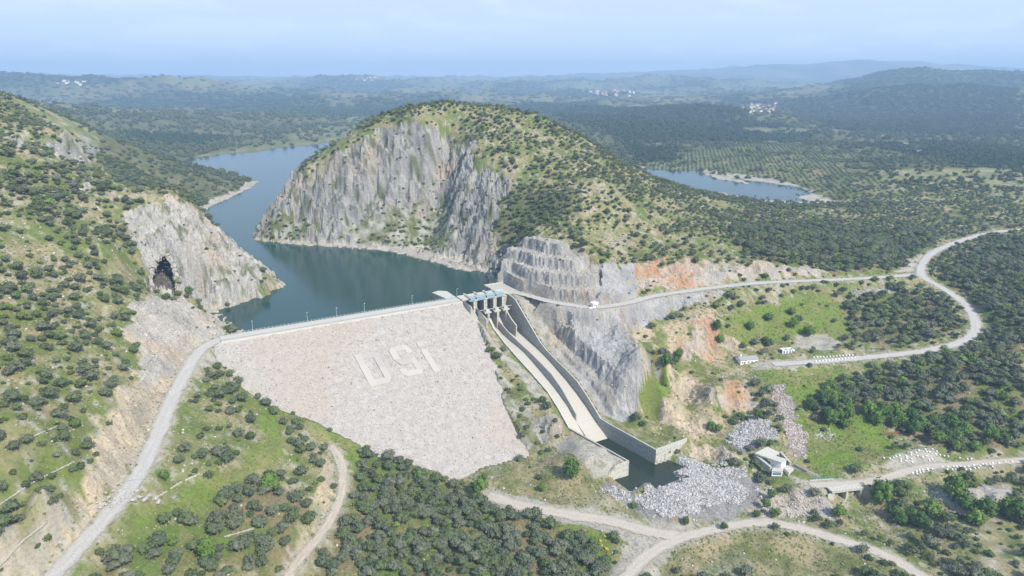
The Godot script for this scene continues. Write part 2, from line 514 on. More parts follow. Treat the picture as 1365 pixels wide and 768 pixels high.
# ---------------------------------------------------------------- ground cover (what lies where, outlines read off the photograph and set on the ground)
enum {SCRUB, ROCK, BENCH, TAN, DRY, LUSH, GRAVEL, RIPRAP, DAM, RED, GROVE, PINES, FIELDS, SCREE, SHORE, BARE, HEATH, LOWCUT, THICK}
var culvert_a := Vector2.ZERO
var culvert_t := Vector2.RIGHT
var culvert_len := 1.0
var dam_poly: PackedVector2Array = []
var lake_poly: PackedVector2Array = []

func cover() -> void:
	zone.resize(nx * nf)
	# far country
	for j in nf:
		if fs[j] < 820.0: continue
		for i in nx:
			var x := xs[i]
			var f := fs[j]
			var k := n_c.get_noise_2d(x * 0.16, f * 0.1)
			if f > 1000.0 and k > (0.12 if f > 2600.0 else 0.3): zone[j * nx + i] = PINES
			elif k < -0.22: zone[j * nx + i] = FIELDS
	paint(plan([[740, 155], [820, 150], [930, 135], [1010, 160], [1080, 178], [1060, 190], [960, 190], [850, 192], [760, 165]]), PINES, 30)
	paint(plan([[1060, 150], [1130, 112], [1280, 90], [1365, 110], [1365, 190], [1290, 188], [1150, 178], [1100, 168]]), PINES, 30)
	paint(plan([[830, 192], [905, 200], [900, 215], [850, 218]]), PINES, 15)
	paint(plan([[990, 172], [1110, 170], [1130, 176], [1010, 180]]), FIELDS, 12)
	paint(plan([[900, 205], [1050, 190], [1180, 205], [1120, 225], [1000, 222], [920, 222]]), FIELDS, 12)
	paint(plan([[1230, 275], [1365, 300], [1345, 308], [1220, 290]]), FIELDS, 4)
	paint(plan([[1190, 190], [1215, 194], [1234, 203], [1220, 204]]), GRAVEL, 3)
	paint(plan([[960, 140], [1010, 135], [1035, 150], [1000, 158]]), BARE, 20)
	# rock
	paint(plan([[343, 318], [352, 290], [376, 252], [402, 240], [440, 212], [480, 188], [520, 166], [556, 160], [590, 175], [625, 190], [640, 222], [668, 232], [692, 243], [670, 285], [655, 305], [702, 318], [680, 362], [640, 363], [600, 353], [560, 342], [500, 333], [430, 327]]), ROCK, 5)
	paint(plan([[470, 292], [520, 285], [590, 270], [612, 300], [600, 332], [560, 336], [500, 326], [440, 318]]), HEATH, 8)
	paint(plan([[352, 300], [392, 285], [420, 300], [400, 318], [350, 316]]), HEATH, 6)
	paint(plan([[158, 282], [200, 272], [240, 264], [262, 280], [290, 306], [340, 346], [384, 378], [345, 398], [282, 415], [262, 402], [232, 396], [198, 384], [192, 345], [168, 312]]), ROCK, 2.5)
	paint(plan([[66, 190], [80, 176], [112, 178], [128, 196], [122, 214], [78, 212]]), ROCK, 4)
	paint(plan([[0, 168], [14, 176], [30, 195], [12, 190]]), ROCK, 4)
	paint(plan([[10, 180], [40, 178], [38, 196], [20, 194]]), ROCK, 4)
	for p in [[640, 350], [150, 262], [230, 266], [60, 345], [110, 250]]:
		paint(plan([[p[0] - 8, p[1] - 3], [p[0] + 8, p[1] - 4], [p[0] + 10, p[1] + 4], [p[0] - 9, p[1] + 4]]), ROCK, 4)
	# benched cuts
	paint(plan([[660, 380], [676, 352], [690, 335], [706, 318], [735, 317], [768, 331], [800, 352], [850, 352], [852, 396], [815, 408], [790, 409], [740, 403], [700, 394]]), BENCH, 1.0)
	paint(plan([[845, 352], [900, 348], [960, 352], [1040, 352], [1098, 352], [1098, 366], [1000, 371], [930, 379], [865, 389], [845, 393]]), RED, 6.0)
	paint(plan([[940, 352], [1098, 351], [1098, 366], [1000, 371], [935, 378]]), SCREE, 7)
	paint(plan([[708, 398], [760, 413], [800, 416], [860, 405], [925, 394], [962, 389], [966, 398], [900, 414], [860, 440], [848, 465], [868, 490], [862, 548], [832, 560], [800, 540], [768, 490], [722, 440]]), LOWCUT, 1.5)
	paint(plan([[840, 470], [862, 478], [870, 500], [864, 548], [852, 548], [858, 500]]), TAN, 2)
	paint(plan([[838, 440], [900, 425], [960, 418], [925, 440], [880, 450], [850, 462]]), TAN, 3)
	paint(plan([[850, 440], [900, 420], [985, 414], [1012, 450], [985, 470], [962, 500], [1022, 540], [966, 566], [988, 610], [920, 602], [868, 562], [895, 490], [880, 470]]), BARE, 6)
	paint(plan([[628, 417], [643, 425], [690, 475], [722, 515], [736, 545], [715, 535], [690, 500], [660, 466], [640, 440]]), GRAVEL, 1.2)
	# earth
	paint(plan([[196, 392], [232, 397], [256, 402], [302, 438], [286, 450], [245, 478], [236, 500], [178, 500], [190, 470], [160, 440]]), SCREE, 3)
	paint(plan([[178, 500], [238, 496], [222, 525], [192, 585], [178, 612], [150, 650], [110, 690], [56, 770], [20, 770], [75, 695], [118, 620], [136, 560]]), TAN, 3)
	paint(plan([[925, 430], [975, 420], [985, 438], [960, 452], [930, 448]]), RED, 2)
	paint(plan([[905, 450], [960, 452], [985, 455], [940, 475], [900, 482]]), RED, 3)
	paint(plan([[985, 448], [1010, 452], [1000, 462], [960, 466]]), TAN, 2)
	paint(plan([[893, 492], [915, 500], [958, 530], [955, 550], [925, 540], [898, 520]]), TAN, 2)
	paint(plan([[968, 505], [985, 503], [1000, 525], [1020, 540], [985, 545], [958, 548], [962, 525]]), RED, 2)
	paint(plan([[872, 530], [890, 528], [930, 550], [965, 563], [960, 578], [920, 575], [875, 560]]), TAN, 2)
	paint(plan([[918, 582], [960, 594], [990, 610], [982, 624], [940, 612], [918, 598]]), TAN, 2)
	paint(plan([[1090, 545], [1125, 550], [1120, 560], [1095, 556]]), RED, 2)
	paint(plan([[428, 610], [442, 600], [446, 640], [432, 690], [400, 745], [380, 768], [392, 720], [425, 660]]), TAN, 1.5)
	paint(plan([[1240, 655], [1345, 645], [1352, 662], [1300, 690], [1268, 675]]), SCREE, 2)
	# green and dry ground
	paint(plan([[309, 512], [330, 518], [362, 548], [384, 580], [372, 612], [300, 660], [195, 697], [172, 690], [250, 655], [318, 615], [350, 585], [346, 555], [318, 530]]), LUSH, 2)
	paint(plan([[372, 545], [430, 572], [486, 596], [490, 640], [465, 640], [462, 605], [420, 585], [380, 562]]), LUSH, 2)
	paint(plan([[606, 640], [700, 609], [745, 606], [800, 648], [850, 685], [720, 668], [640, 655]]), DRY, 3)
	paint(plan([[700, 690], [790, 700], [820, 715], [800, 768], [770, 740]]), LUSH, 3)
	paint(plan([[880, 740], [960, 705], [1060, 715], [1150, 745], [1200, 768], [870, 768]]), DRY, 4)
	paint(plan([[960, 430], [1000, 405], [1100, 390], [1150, 420], [1130, 450], [1050, 448], [990, 460], [960, 455]]), LUSH, 4)
	paint(plan([[1140, 395], [1165, 385], [1190, 388], [1160, 398]]), SCREE, 1)
	paint(plan([[1060, 560], [1130, 545], [1200, 585], [1190, 605], [1140, 625], [1085, 635], [1060, 600]]), LUSH, 4)
	paint(plan([[855, 500], [885, 480], [895, 520], [870, 560], [855, 548]]), LUSH, 2)
	paint(plan([[1010, 495], [1120, 490], [1110, 530], [1060, 540], [1020, 515]]), LUSH, 3)
	paint(plan([[800, 568], [860, 572], [915, 585], [875, 595], [840, 580]]), DRY, 2)
	paint(plan([[790, 300], [850, 310], [870, 345], [810, 345], [780, 325]]), DRY, 8)
	paint(plan([[690, 240], [740, 250], [770, 285], [740, 298], [690, 340], [670, 330], [665, 290]]), THICK, 6)
	paint(plan([[130, 163], [220, 200], [345, 240], [300, 266], [262, 278], [235, 262], [135, 218]]), THICK, 6)
	paint(plan([[1068, 640], [1110, 638], [1165, 634], [1160, 648], [1105, 656], [1072, 654]]), GRAVEL, 1.5)
	# groves
	paint(plan([[185, 722], [255, 690], [320, 650], [395, 650], [408, 700], [375, 768], [120, 768]]), GROVE, 4)
	paint(plan([[1365, 318], [1300, 334], [1245, 372], [1288, 392], [1322, 440], [1288, 472], [1180, 490], [1125, 505], [1125, 545], [1200, 565], [1262, 598], [1365, 606]]), GROVE, 4)
	paint(plan([[1125, 402], [1215, 384], [1275, 412], [1284, 438], [1200, 458], [1140, 450]]), GROVE, 3)
	paint(plan([[490, 600], [540, 616], [620, 642], [640, 668], [740, 700], [800, 735], [812, 768], [420, 768], [455, 690], [470, 640]]), GROVE, 3)
	paint(plan([[960, 305], [1100, 300], [1250, 310], [1220, 360], [1110, 362], [1000, 345]]), GROVE, 6)
	# stone and gravel
	paint(plan([[1062, 446], [1098, 441], [1126, 455], [1112, 466], [1058, 467]]), GRAVEL, 1.5)
	paint(plan([[640, 654], [700, 662], [800, 682], [870, 694], [940, 699], [905, 720], [874, 768], [808, 768], [838, 724], [790, 704], [690, 685], [645, 672]]), GRAVEL, 2)
	paint(plan([[1000, 484], [1090, 474], [1100, 484], [1060, 496], [1010, 492]]), GRAVEL, 1.5)
	paint(plan([[1170, 622], [1205, 602], [1250, 605], [1270, 620], [1220, 630]]), GRAVEL, 2)
	paint(plan([[740, 588], [770, 584], [832, 618], [803, 642], [790, 640], [755, 606]]), GRAVEL, 1)
	paint(plan([[245, 478], [288, 452], [306, 456], [270, 500], [240, 520]]), GRAVEL, 1.5)
	paint(plan([[686, 396], [712, 400], [760, 470], [806, 560], [798, 560], [752, 490]]), GRAVEL, 1.0)
	paint(plan([[905, 604], [960, 625], [1012, 640], [1014, 672], [980, 690], [890, 694], [848, 668], [880, 640]]), RIPRAP, 2)
	paint(plan([[964, 582], [1004, 556], [1030, 566], [1030, 588], [985, 600]]), RIPRAP, 1.5)
	paint(plan([[1030, 515], [1045, 512], [1052, 530], [1060, 555], [1076, 585], [1082, 600], [1062, 611], [1050, 590], [1043, 560], [1029, 540]]), RIPRAP, 1.5)
	paint(plan([[805, 645], [845, 660], [885, 690], [900, 698], [860, 688], [800, 655]]), RIPRAP, 1)
	paint(plan([[1000, 690], [1020, 650], [1090, 660], [1120, 690], [1060, 690]]), SCREE, 3)
	paint(plan([[655, 480], [672, 500], [715, 560], [740, 595], [705, 606], [670, 540]]), HEATH, 2)
	paint(plan([[705, 556], [745, 555], [752, 580], [720, 590]]), ROCK, 1)
	dam_poly = PackedVector2Array()
	for p in [[286, 470], [290, 480], [320, 515], [370, 545], [430, 570], [480, 592], [540, 615], [600, 637], [650, 622], [705, 606], [690, 580], [670, 540], [655, 480], [640, 440], [624, 411]]:
		var q := at_dam(p[0], p[1])
		dam_poly.append(Vector2(q.x, q.y))
	for p in [[147.0, 0.0], [147.0, -9.0], [2.0, -9.0], [-9.0, -6.0]]:
		dam_poly.append(P1 + DT * p[0] + DN * p[1])
	paint(dam_poly, DAM, 0.0)

func lake_outline() -> void:
	for p in [[380, 380], [345, 398], [310, 408], [284, 416], [306, 434], [330, 446], [450, 431], [560, 410], [612, 402], [655, 392]]:
		var q := at_h(p[0], p[1], 0)
		lake_poly.append(Vector2(q.x, q.y))
	for p in [[652, 372], [645, 362], [610, 360], [590, 353], [565, 347], [530, 338], [500, 333], [465, 331], [430, 328], [390, 326], [340, 320]]:
		var q := at_h(p[0], p[1], 0)
		lake_poly.append(Vector2(q.x, q.y))
	lake_poly.append_array(PackedVector2Array([Vector2(-262, 690), Vector2(-235, 800), Vector2(-150, 910), Vector2(0, 970), Vector2(120, 920), Vector2(200, 880)]))
	for p in [[960, 257], [1010, 267], [1085, 271], [1062, 263], [1090, 258], [1062, 249], [985, 239], [1000, 246], [950, 238], [930, 227], [895, 226]]:
		var q := at_h(p[0], p[1], 0)
		lake_poly.append(Vector2(q.x, q.y))
	lake_poly.append_array(PackedVector2Array([Vector2(150, 1200), Vector2(-50, 1400), Vector2(-200, 1600)]))
	for p in [[440, 187], [420, 192], [370, 196], [340, 202], [300, 204], [275, 208]]:
		var q := at_h(p[0], p[1], 0)
		lake_poly.append(Vector2(q.x, q.y))
	lake_poly.append_array(PackedVector2Array([Vector2(-620, 1250), Vector2(-480, 1120)]))
	for p in [[345, 242], [335, 250], [310, 262], [280, 275]]:
		var q := at_h(p[0], p[1], 0)
		lake_poly.append(Vector2(q.x, q.y))
	lake_poly.append_array(PackedVector2Array([Vector2(-330, 690), Vector2(-290, 600), Vector2(-235, 550), Vector2(-190, 512)]))

func lay_roads() -> void:
	rd.resize(nx * nf)
	rd.fill(99.0)
	rh.resize(nx * nf)
	for r in ROADS:
		var p := road_line(r[2])
		var half: float = r[1] * 0.5
		for q in p:
			var reach := half + 8.0
			for j in range(find(fs, q.y - reach), find(fs, q.y + reach) + 2):
				for i in range(find(xs, q.x - reach), find(xs, q.x + reach) + 2):
					var e := sqrt((xs[i] - q.x) ** 2 + (fs[j] - q.y) ** 2) - half
					var k := j * nx + i
					if e < rd[k]:
						rd[k] = e
						rh[k] = q.z

func road_line(pts: Array) -> PackedVector3Array:
	var c := Curve3D.new()
	var n := pts.size()
	var w: PackedVector3Array = []
	for p in pts: w.append(at_h(p[0], p[1], p[2]))
	for i in n:
		var t := (w[mini(i + 1, n - 1)] - w[maxi(i - 1, 0)]) / 6.0
		c.add_point(w[i], -t, t)
	c.bake_interval = 2.0
	return c.get_baked_points()

func blurred(ids: Array) -> PackedFloat32Array:
	var a := PackedFloat32Array()
	a.resize(nx * nf)
	var jn := find(fs, 800.0)
	for k in jn * nx:
		if zone[k] in ids: a[k] = 1.0
	for pass_ in 2:
		var b := a.duplicate()
		for j in range(1, jn):
			for i in range(1, nx - 1):
				var k := j * nx + i
				b[k] = (a[k] * 2.0 + a[k - 1] + a[k + 1] + a[k - nx] + a[k + nx]) / 6.0
		a = b
	return a

const TIERS := [[5.3, [[655, 372], [667, 379.6], [695, 391.5], [730, 398], [765, 403], [787, 404.5], [800, 401]]], [13.0, [[668, 362], [683, 363], [700, 373], [730, 379], [758, 382], [786, 384], [797, 381]]], [20.6, [[676, 345], [690, 347], [707, 354.5], [739, 359.5], [768, 362], [782, 358]]], [28.2, [[690, 329], [706, 332], [725, 338], [748, 341], [760, 336]]]]
const LEVELS := [12.8, 20.4, 28.0, 35.6]
var tier_polys: Array[PackedVector2Array] = []

func cut_tiers() -> void:
	for t in TIERS:
		var a: PackedVector2Array = []
		for p in t[1]:
			var q := at_h(p[0], p[1], t[0])
			a.append(Vector2(q.x, q.y))
		var deep := 46.0 - 12.0 * tier_polys.size()
		a.append(a[-1] + Vector2(6, deep))
		a.append(a[0] + Vector2(-4, deep))
		tier_polys.append(a)

var on_tread := false
func tier(x: float, f: float) -> float:    # height on the benched cut; drill ribs and breaks make its faces uneven
	var e := n_r.get_noise_2d(x * 7.0, f * 7.0) * 0.8 + n_b.get_noise_2d(x * 0.8, f * 0.8) * 1.6 + n_b.get_noise_2d(x * 3.1, f * 3.1) * 0.7
	var q := Vector2(x, f)
	var h := 5.3
	on_tread = true
	for k in 4:
		var poly := tier_polys[k]
		var near := 1e9
		for s in poly.size() - 3:
			near = minf(near, q.distance_to(Geometry2D.get_closest_point_to_segment(q, poly[s], poly[s + 1])))
		if not Geometry2D.is_point_in_polygon(q, poly): near = -near
		var t := (near + e) / 2.0
		if k == 0 and t <= 0.0: return -999.0
		if t > 0.0 and t < 1.15: on_tread = false
		h += (LEVELS[k] - (LEVELS[k - 1] if k else 5.3)) * clampf(t, 0.0, 1.0)
	return h

const CUT_FOOT := [[12, -14], [30, -20], [60, -24.6], [84, -29], [106, -36], [114, -39]]
const LEDGE_1 := [[12, -6], [28, -10], [47, -15.5], [75, -21], [100, -25], [114, -30]]
const LEDGE_2 := [[12, -1], [30, -4], [45, -6], [58, -5], [70, -7]]
func low_cut(x: float, f: float, h: float, k: int) -> float:
	var q := Vector2(x, f) - P1
	var d := q.dot(DN)
	var s := q.dot(DT) + n_r.get_noise_2d(x * 5.0, f * 5.0) * 1.1 + n_b.get_noise_2d(x, f) * 1.6
	if d < 12.0 or d > 112.0 or s > 216.0: return h + n_r.get_noise_2d(x * 3.0, f * 3.0) * 2.6
	var g := h
	if s < 187.0: g = lerpf(prof(TOP_R, d) - 0.5, prof(CUT_FOOT, d), smoothstep(181.0, 186.5, s))
	elif s < 188.6: g = lerpf(prof(CUT_FOOT, d), prof(LEDGE_1, d), (s - 187.0) / 1.6)
	elif s < 192.6:
		g = prof(LEDGE_1, d) + (s - 188.6) * 0.15
		if zone[k] == LOWCUT: zone[k] = SCREE
	elif d < 62.0 and s < 194.4: g = lerpf(prof(LEDGE_1, d), prof(LEDGE_2, d), (s - 192.6) / 1.8)
	elif d < 62.0 and s < 198.0:
		g = prof(LEDGE_2, d) + (s - 194.4) * 0.15
		if zone[k] == LOWCUT: zone[k] = SCREE
	elif d < 54.0 and s < 200.0: g = lerpf(prof(LEDGE_2, d), maxf(h, 4.0), (s - 198.0) / 2.0)
	elif d >= 62.0 and s < 196.0: g = lerpf(prof(LEDGE_1, d), h, (s - 192.6) / 3.4)
	return g + n_b.get_noise_2d(x * 2.0, f * 2.0) * 0.8 + (fposmod(sin(x * 12.9898 + f * 78.233) * 43758.55, 1.0) - 0.5) * 0.8

func shape_ground() -> void:
	var rock := blurred([ROCK])
	var bench := blurred([BENCH])
	var low := blurred([LOWCUT])
	var cut := blurred([TAN, RED, SCREE])
	var lake_lo := Vector2(-1e9, -1e9)
	for j in nf:
		var f := fs[j]
		for i in nx:
			var k := j * nx + i
			var x := xs[i]
			var h := hgt[k]
			var beyond := f > f_line(x)
			var z := zone[k]
			var road := 1.0 - smoothstep(0.8, 2.6 if z == BENCH else 6.5, rd[k])
			var amp := 1.0 - road
			var wet := beyond and f < 1750.0 and Geometry2D.is_point_in_polygon(Vector2(x + n_w.get_noise_2d(x * 4.0, f * 4.0) * 5.0, f + n_w.get_noise_2d(f * 4.0, x * 4.0) * 5.0), lake_poly)
			if f < 900.0:
				h += (n_a.get_noise_2d(x, f) * 3.0 + n_b.get_noise_2d(x, f) * 0.8) * amp
				var w := rock[k]
				if w > 0.01:
					var r1 := n_r.get_noise_2d(x, f)
					var r2 := n_r.get_noise_2d(x * 2.9 + 70.0, f * 2.9)
					var r3 := n_b.get_noise_2d(x * 2.2, f * 2.2)
					var big := 3.0 if x < -150.0 and f < 520.0 else (10.0 if f > 545.0 else 5.0)
					h += w * (r1 * big - big * 0.25 + r2 * 3.6 + r3 * 2.2 + (fposmod(sin(i * 12.9898 + j * 78.233) * 43758.55, 1.0) - 0.5) * 1.5)
					if f > 545.0:                    # ledges break the cliff across its flutes
						var lg := (h + r2 * 4.0 + n_a.get_noise_2d(x * 1.3, f * 1.3) * 6.0 + x * 0.12) / 8.0
						var lf := lg - floorf(lg)
						h += w * 3.2 * (smoothstep(0.35, 0.8, lf) - lf)
				w = bench[k] * amp
				if w > 0.01:
					var lv := tier(x, f)
					if lv > -900.0:
						if z == BENCH and on_tread: zone[k] = SCREE
						h = lerpf(h, lv + n_b.get_noise_2d(x * 2.0, f * 2.0) * 0.7, w)
					h += w * (fposmod(sin(i * 12.9898 + j * 78.233) * 43758.55, 1.0) - 0.5) * 0.8
				w = low[k] * amp
				if w > 0.01: h = lerpf(h, low_cut(x, f, h, k), w)
				w = cut[k] * amp
				if w > 0.01:
					h += w * (n_r.get_noise_2d(x * 2.4, f * 2.4) * 2.2 + n_b.get_noise_2d(x * 2.4, f * 2.4) * 0.8)
			else:
				var grow := smoothstep(900.0, 4500.0, f)
				h += n_a.get_noise_2d(x * 0.6, f * 0.6) * 4.0 + n_c.get_noise_2d(x * 0.5, f * 0.5) * (6.0 + 16.0 * grow) + n_c.get_noise_2d(x * 0.2 + 500.0, f * 0.2) * 48.0 * grow + n_r.get_noise_2d(x * 0.04, f * 0.04) * 30.0 * smoothstep(2600.0, 4500.0, f) - 8.0 * grow
			if wet: h = minf(h, -1.5)
			elif beyond: h = maxf(h, 0.9 + n_a.get_noise_2d(x * 3.0, f * 3.0) * 0.8 + maxf(0.0, f - 1000.0) * 0.004)
			h = lerpf(h, rh[k] - 0.25, road)
			if z == DAM:
				h = minf(h, minf(dam_h(x, f), CREST) - 3.0)
			h = carve(x, f, h)
			if beyond and f < 1500.0 and z != DAM and h > -1.0 and h < ((2.4 if z != ROCK else 3.4) if f < 900.0 else 1.4) and not wet: zone[k] = SHORE
			hgt[k] = h

func tone(z: int, x: float, f: float, h: float) -> Color:     # real-world base colours, linear
	var a := n_a.get_noise_2d(x * 2.0, f * 2.0)
	var b := n_b.get_noise_2d(x * 1.7 + 40.0, f * 1.7)
	var c := n_c.get_noise_2d(x * 2.5, f * 2.5)
	var green := Color(0.17, 0.215, 0.065)
	var straw := Color(0.385, 0.325, 0.205)
	var stone := Color(0.49, 0.465, 0.43)
	match z:
		ROCK:
			var k := Color(0.46, 0.445, 0.425).lerp(Color(0.27, 0.268, 0.265), clampf(0.45 + a * 0.9 + b * 0.5, 0, 1)) if x > -150.0 or f > 520.0 else Color(0.57, 0.54, 0.50).lerp(Color(0.40, 0.385, 0.37), clampf(0.45 + a * 0.9 + b * 0.5, 0, 1))
			k = k.lerp(Color(0.54, 0.42, 0.31), clampf(c * 1.6 - (0.0 if x < -150.0 and f < 520.0 else 0.3) + b * 0.4, 0, 0.7))
			return k.lerp(Color(0.13, 0.15, 0.06), clampf((n_b.get_noise_2d(x * 0.9, f * 0.9 + 300.0) - 0.18) * 4.0, 0, 0.75))
		BENCH, LOWCUT:
			var k := Color(0.50, 0.485, 0.48).lerp(Color(0.36, 0.35, 0.35), clampf(0.5 + a + b * 0.6, 0, 1))
			return k.lerp(Color(0.40, 0.29, 0.19), clampf(c * 2.0 - 0.35 + b * 0.5, 0, 0.8))
		TAN: return Color(0.64, 0.52, 0.37).lerp(Color(0.48, 0.42, 0.335), clampf(0.45 + a + b * 0.7, 0, 1)).lerp(green, clampf(c * 2.2 - 0.55, 0, 0.6))
		RED: return Color(0.54, 0.32, 0.19).lerp(Color(0.55, 0.47, 0.40), clampf(0.5 + a * 1.6 + b * 0.6, 0, 1))
		SCREE: return Color(0.56, 0.51, 0.455).lerp(Color(0.43, 0.40, 0.365), clampf(0.5 + a + b * 0.7, 0, 1)).lerp(Color(0.58, 0.45, 0.32), clampf(c * 1.8 - 0.3, 0, 0.6))
		DRY: return straw.lerp(Color(0.17, 0.19, 0.07), clampf(0.45 + a * 1.2 + b * 0.8, 0, 1)).lerp(stone, clampf(c * 1.4 - 0.35, 0, 0.6))
		LUSH: return Color(0.18, 0.26, 0.05).lerp(Color(0.25, 0.25, 0.095), clampf(0.35 + a * 1.2 + b * 0.7, 0, 1)).lerp(straw, clampf(c * 1.5 - 0.3 + b * 0.4, 0, 0.7))
		GRAVEL: return Color(0.50, 0.465, 0.425).lerp(Color(0.41, 0.375, 0.335), clampf(0.5 + a + b, 0, 1)).lerp(Color(0.21, 0.21, 0.10), clampf(b * 2.0 - 0.5, 0, 0.5))
		RIPRAP: return Color(0.36, 0.345, 0.335).lerp(Color(0.26, 0.25, 0.24), clampf(0.5 + a + b, 0, 1))
		GROVE: return Color(0.145, 0.20, 0.052).lerp(Color(0.28, 0.225, 0.145), clampf(0.4 + a * 1.2 + b * 0.6 + c, 0, 1))
		PINES: return Color(0.07, 0.10, 0.042)
		FIELDS: return Color(0.16, 0.20, 0.07).lerp(Color(0.30, 0.26, 0.16), clampf(0.35 + a * 1.2 + c, 0, 1))
		SHORE: return Color(0.60, 0.55, 0.49).lerp(Color(0.48, 0.43, 0.37), clampf(0.5 + a + b, 0, 1))
		BARE: return Color(0.54, 0.43, 0.31).lerp(Color(0.18, 0.21, 0.07), clampf(0.42 + a * 1.5 + b * 0.9, 0, 1))
		THICK: return Color(0.12, 0.14, 0.055).lerp(Color(0.24, 0.22, 0.15), clampf(0.35 + a + b, 0, 1))
		HEATH: return Color(0.15, 0.165, 0.065).lerp(stone, clampf(0.38 + a * 1.2 + b * 0.9, 0, 1))
		DAM: return Color(0.4, 0.38, 0.36)
	if f > 1000.0: return Color(0.115, 0.14, 0.06).lerp(Color(0.23, 0.20, 0.11), clampf(0.3 + a * 0.8 + c * 1.2, 0, 1))
	var k := green.lerp(straw, clampf(0.44 + a * 1.1 + b * 0.6 + c * 0.5, 0, 1))
	return k.lerp(stone, clampf(b * 2.6 - 0.55 + c * 0.6, 0, 0.85))

var ground_mat: StandardMaterial3D
var rock_mat: StandardMaterial3D
var bench_mat: StandardMaterial3D

func build_ground() -> void:
	var v := PackedVector3Array()
	var nrm := PackedVector3Array()
	var col := PackedColorArray()
	v.resize(nx * nf)
	nrm.resize(nx * nf)
	col.resize(nx * nf)
	var work := func(j: int) -> Array:
		return []
	for j in nf:
		var jm := maxi(j - 1, 0)
		var jp := mini(j + 1, nf - 1)
		var idf := 1.0 / (fs[jp] - fs[jm])
		for i in nx:
			var k := j * nx + i
			var h := hgt[k]
			var im := maxi(i - 1, 0)
			var ip := mini(i + 1, nx - 1)
			v[k] = Vector3(xs[i], h, -fs[j])
			nrm[k] = Vector3(-(hgt[j * nx + ip] - hgt[j * nx + im]) / (xs[ip] - xs[im]), 1.0, (hgt[jp * nx + i] - hgt[jm * nx + i]) * idf).normalized()
			var z := zone[k]
			# steep ground shows its stone
			if z == SCRUB and nrm[k].y < 0.36 and fs[j] < 1000.0: z = SCREE
			var c := tone(z, xs[i], fs[j], h)
			if rd[k] < 3.0 and fs[j] < 800.0: c = c.lerp(Color(0.47, 0.43, 0.375), clampf((2.2 - rd[k] + n_b.get_noise_2d(xs[i] * 4.0, fs[j] * 4.0) * 4.0) * 0.5, 0, 0.9))
			col[k] = c
	var soft := PackedInt32Array()
	var hard := PackedInt32Array()
	var cut := PackedInt32Array()
	for j in nf - 1:
		for i in nx - 1:
			var k := j * nx + i
			if hole(xs[i] * 0.5 + xs[i + 1] * 0.5, fs[j] * 0.5 + fs[j + 1] * 0.5, (hgt[k] + hgt[k + 1] + hgt[k + nx] + hgt[k + nx + 1]) * 0.25): continue
			var z := zone[k]
			if z == BENCH or z == LOWCUT: cut.append_array([k, k + nx, k + 1, k + 1, k + nx, k + nx + 1])
			elif z == ROCK or z == TAN or z == RED or z == SCREE or z == RIPRAP or z == SHORE:
				hard.append_array([k, k + nx, k + 1, k + 1, k + nx, k + nx + 1])
			else:
				soft.append_array([k, k + nx, k + 1, k + 1, k + nx, k + nx + 1])
	var mesh := ArrayMesh.new()
	var crags := ArrayMesh.new()
	var n_part := 0
	for part in [soft, hard, cut]:
		# each surface keeps only its own vertices
		var seen := PackedInt32Array()
		seen.resize(nx * nf)
		seen.fill(-1)
		var pv := PackedVector3Array()
		var pn := PackedVector3Array()
		var pc := PackedColorArray()
		var idx := PackedInt32Array()
		idx.resize(part.size())
		for q in part.size():
			var k: int = part[q]
			if seen[k] < 0:
				seen[k] = pv.size()
				pv.append(v[k])
				pn.append(nrm[k])
				pc.append(col[k])
			idx[q] = seen[k]
		var a := []
		a.resize(Mesh.ARRAY_MAX)
		a[Mesh.ARRAY_VERTEX] = pv
		a[Mesh.ARRAY_COLOR] = pc
		a[Mesh.ARRAY_INDEX] = idx
		if n_part == 0: a[Mesh.ARRAY_NORMAL] = pn
		(mesh if n_part == 0 else crags).add_surface_from_arrays(Mesh.PRIMITIVE_TRIANGLES, a)
		n_part += 1
	mesh.surface_set_material(0, ground_mat)
	crags.surface_set_material(0, rock_mat)      # broken rock is left faceted
	crags.surface_set_material(1, bench_mat)
	var o := put("terrain", mesh, null)
	put("rock_face", crags, null, o)
	tag(o, "scrubby limestone hills and valley floor around the dam and lake", "terrain", "", "structure")


# ---------------------------------------------------------------- water
func build_water() -> void:
	var m := StandardMaterial3D.new()
	m.albedo_color = lin(0.010, 0.042, 0.038)
	m.roughness = 0.12
	m.metallic_specular = 0.3
	m.normal_enabled = true
	m.normal_texture = noise_tex(0.02, FastNoiseLite.TYPE_SIMPLEX_SMOOTH, [], 512, 4, 5, 2.0)
	m.normal_scale = 0.25
	m.uv1_triplanar = true
	m.uv1_world_triplanar = true
	m.uv1_scale = Vector3.ONE / 24.0
	var s := Solid.new()
	var steps := [-900, -500, -300, -200, -165, -100, -33, 15, 30, 60, 170, 260, 310, 352, 470, 700]
	for k in steps.size() - 1:
		var xa: float = steps[k]
		var xb: float = steps[k + 1]
		s.quad(Vector3(xa, 0, -f_line(xa) - 4.0), Vector3(xb, 0, -f_line(xb) - 4.0), Vector3(xb, 0, -2600), Vector3(xa, 0, -2600))
	tag(put("lake", s.done(), m), "dark teal reservoir lake held back by the dam", "lake", "", "structure")
	var p := Solid.new()
	p.quad(sdh(158, 112, -48.5), sdh(182, 112, -48.5), sdh(200, 168, -48.5), sdh(152, 170, -48.5))
	var m2: StandardMaterial3D = m.duplicate()
	m2.albedo_color = lin(0.02, 0.03, 0.022)
	tag(put("basin_water", p.done(), m2), "still dark green water in the concrete stilling basin", "water", "", "structure")

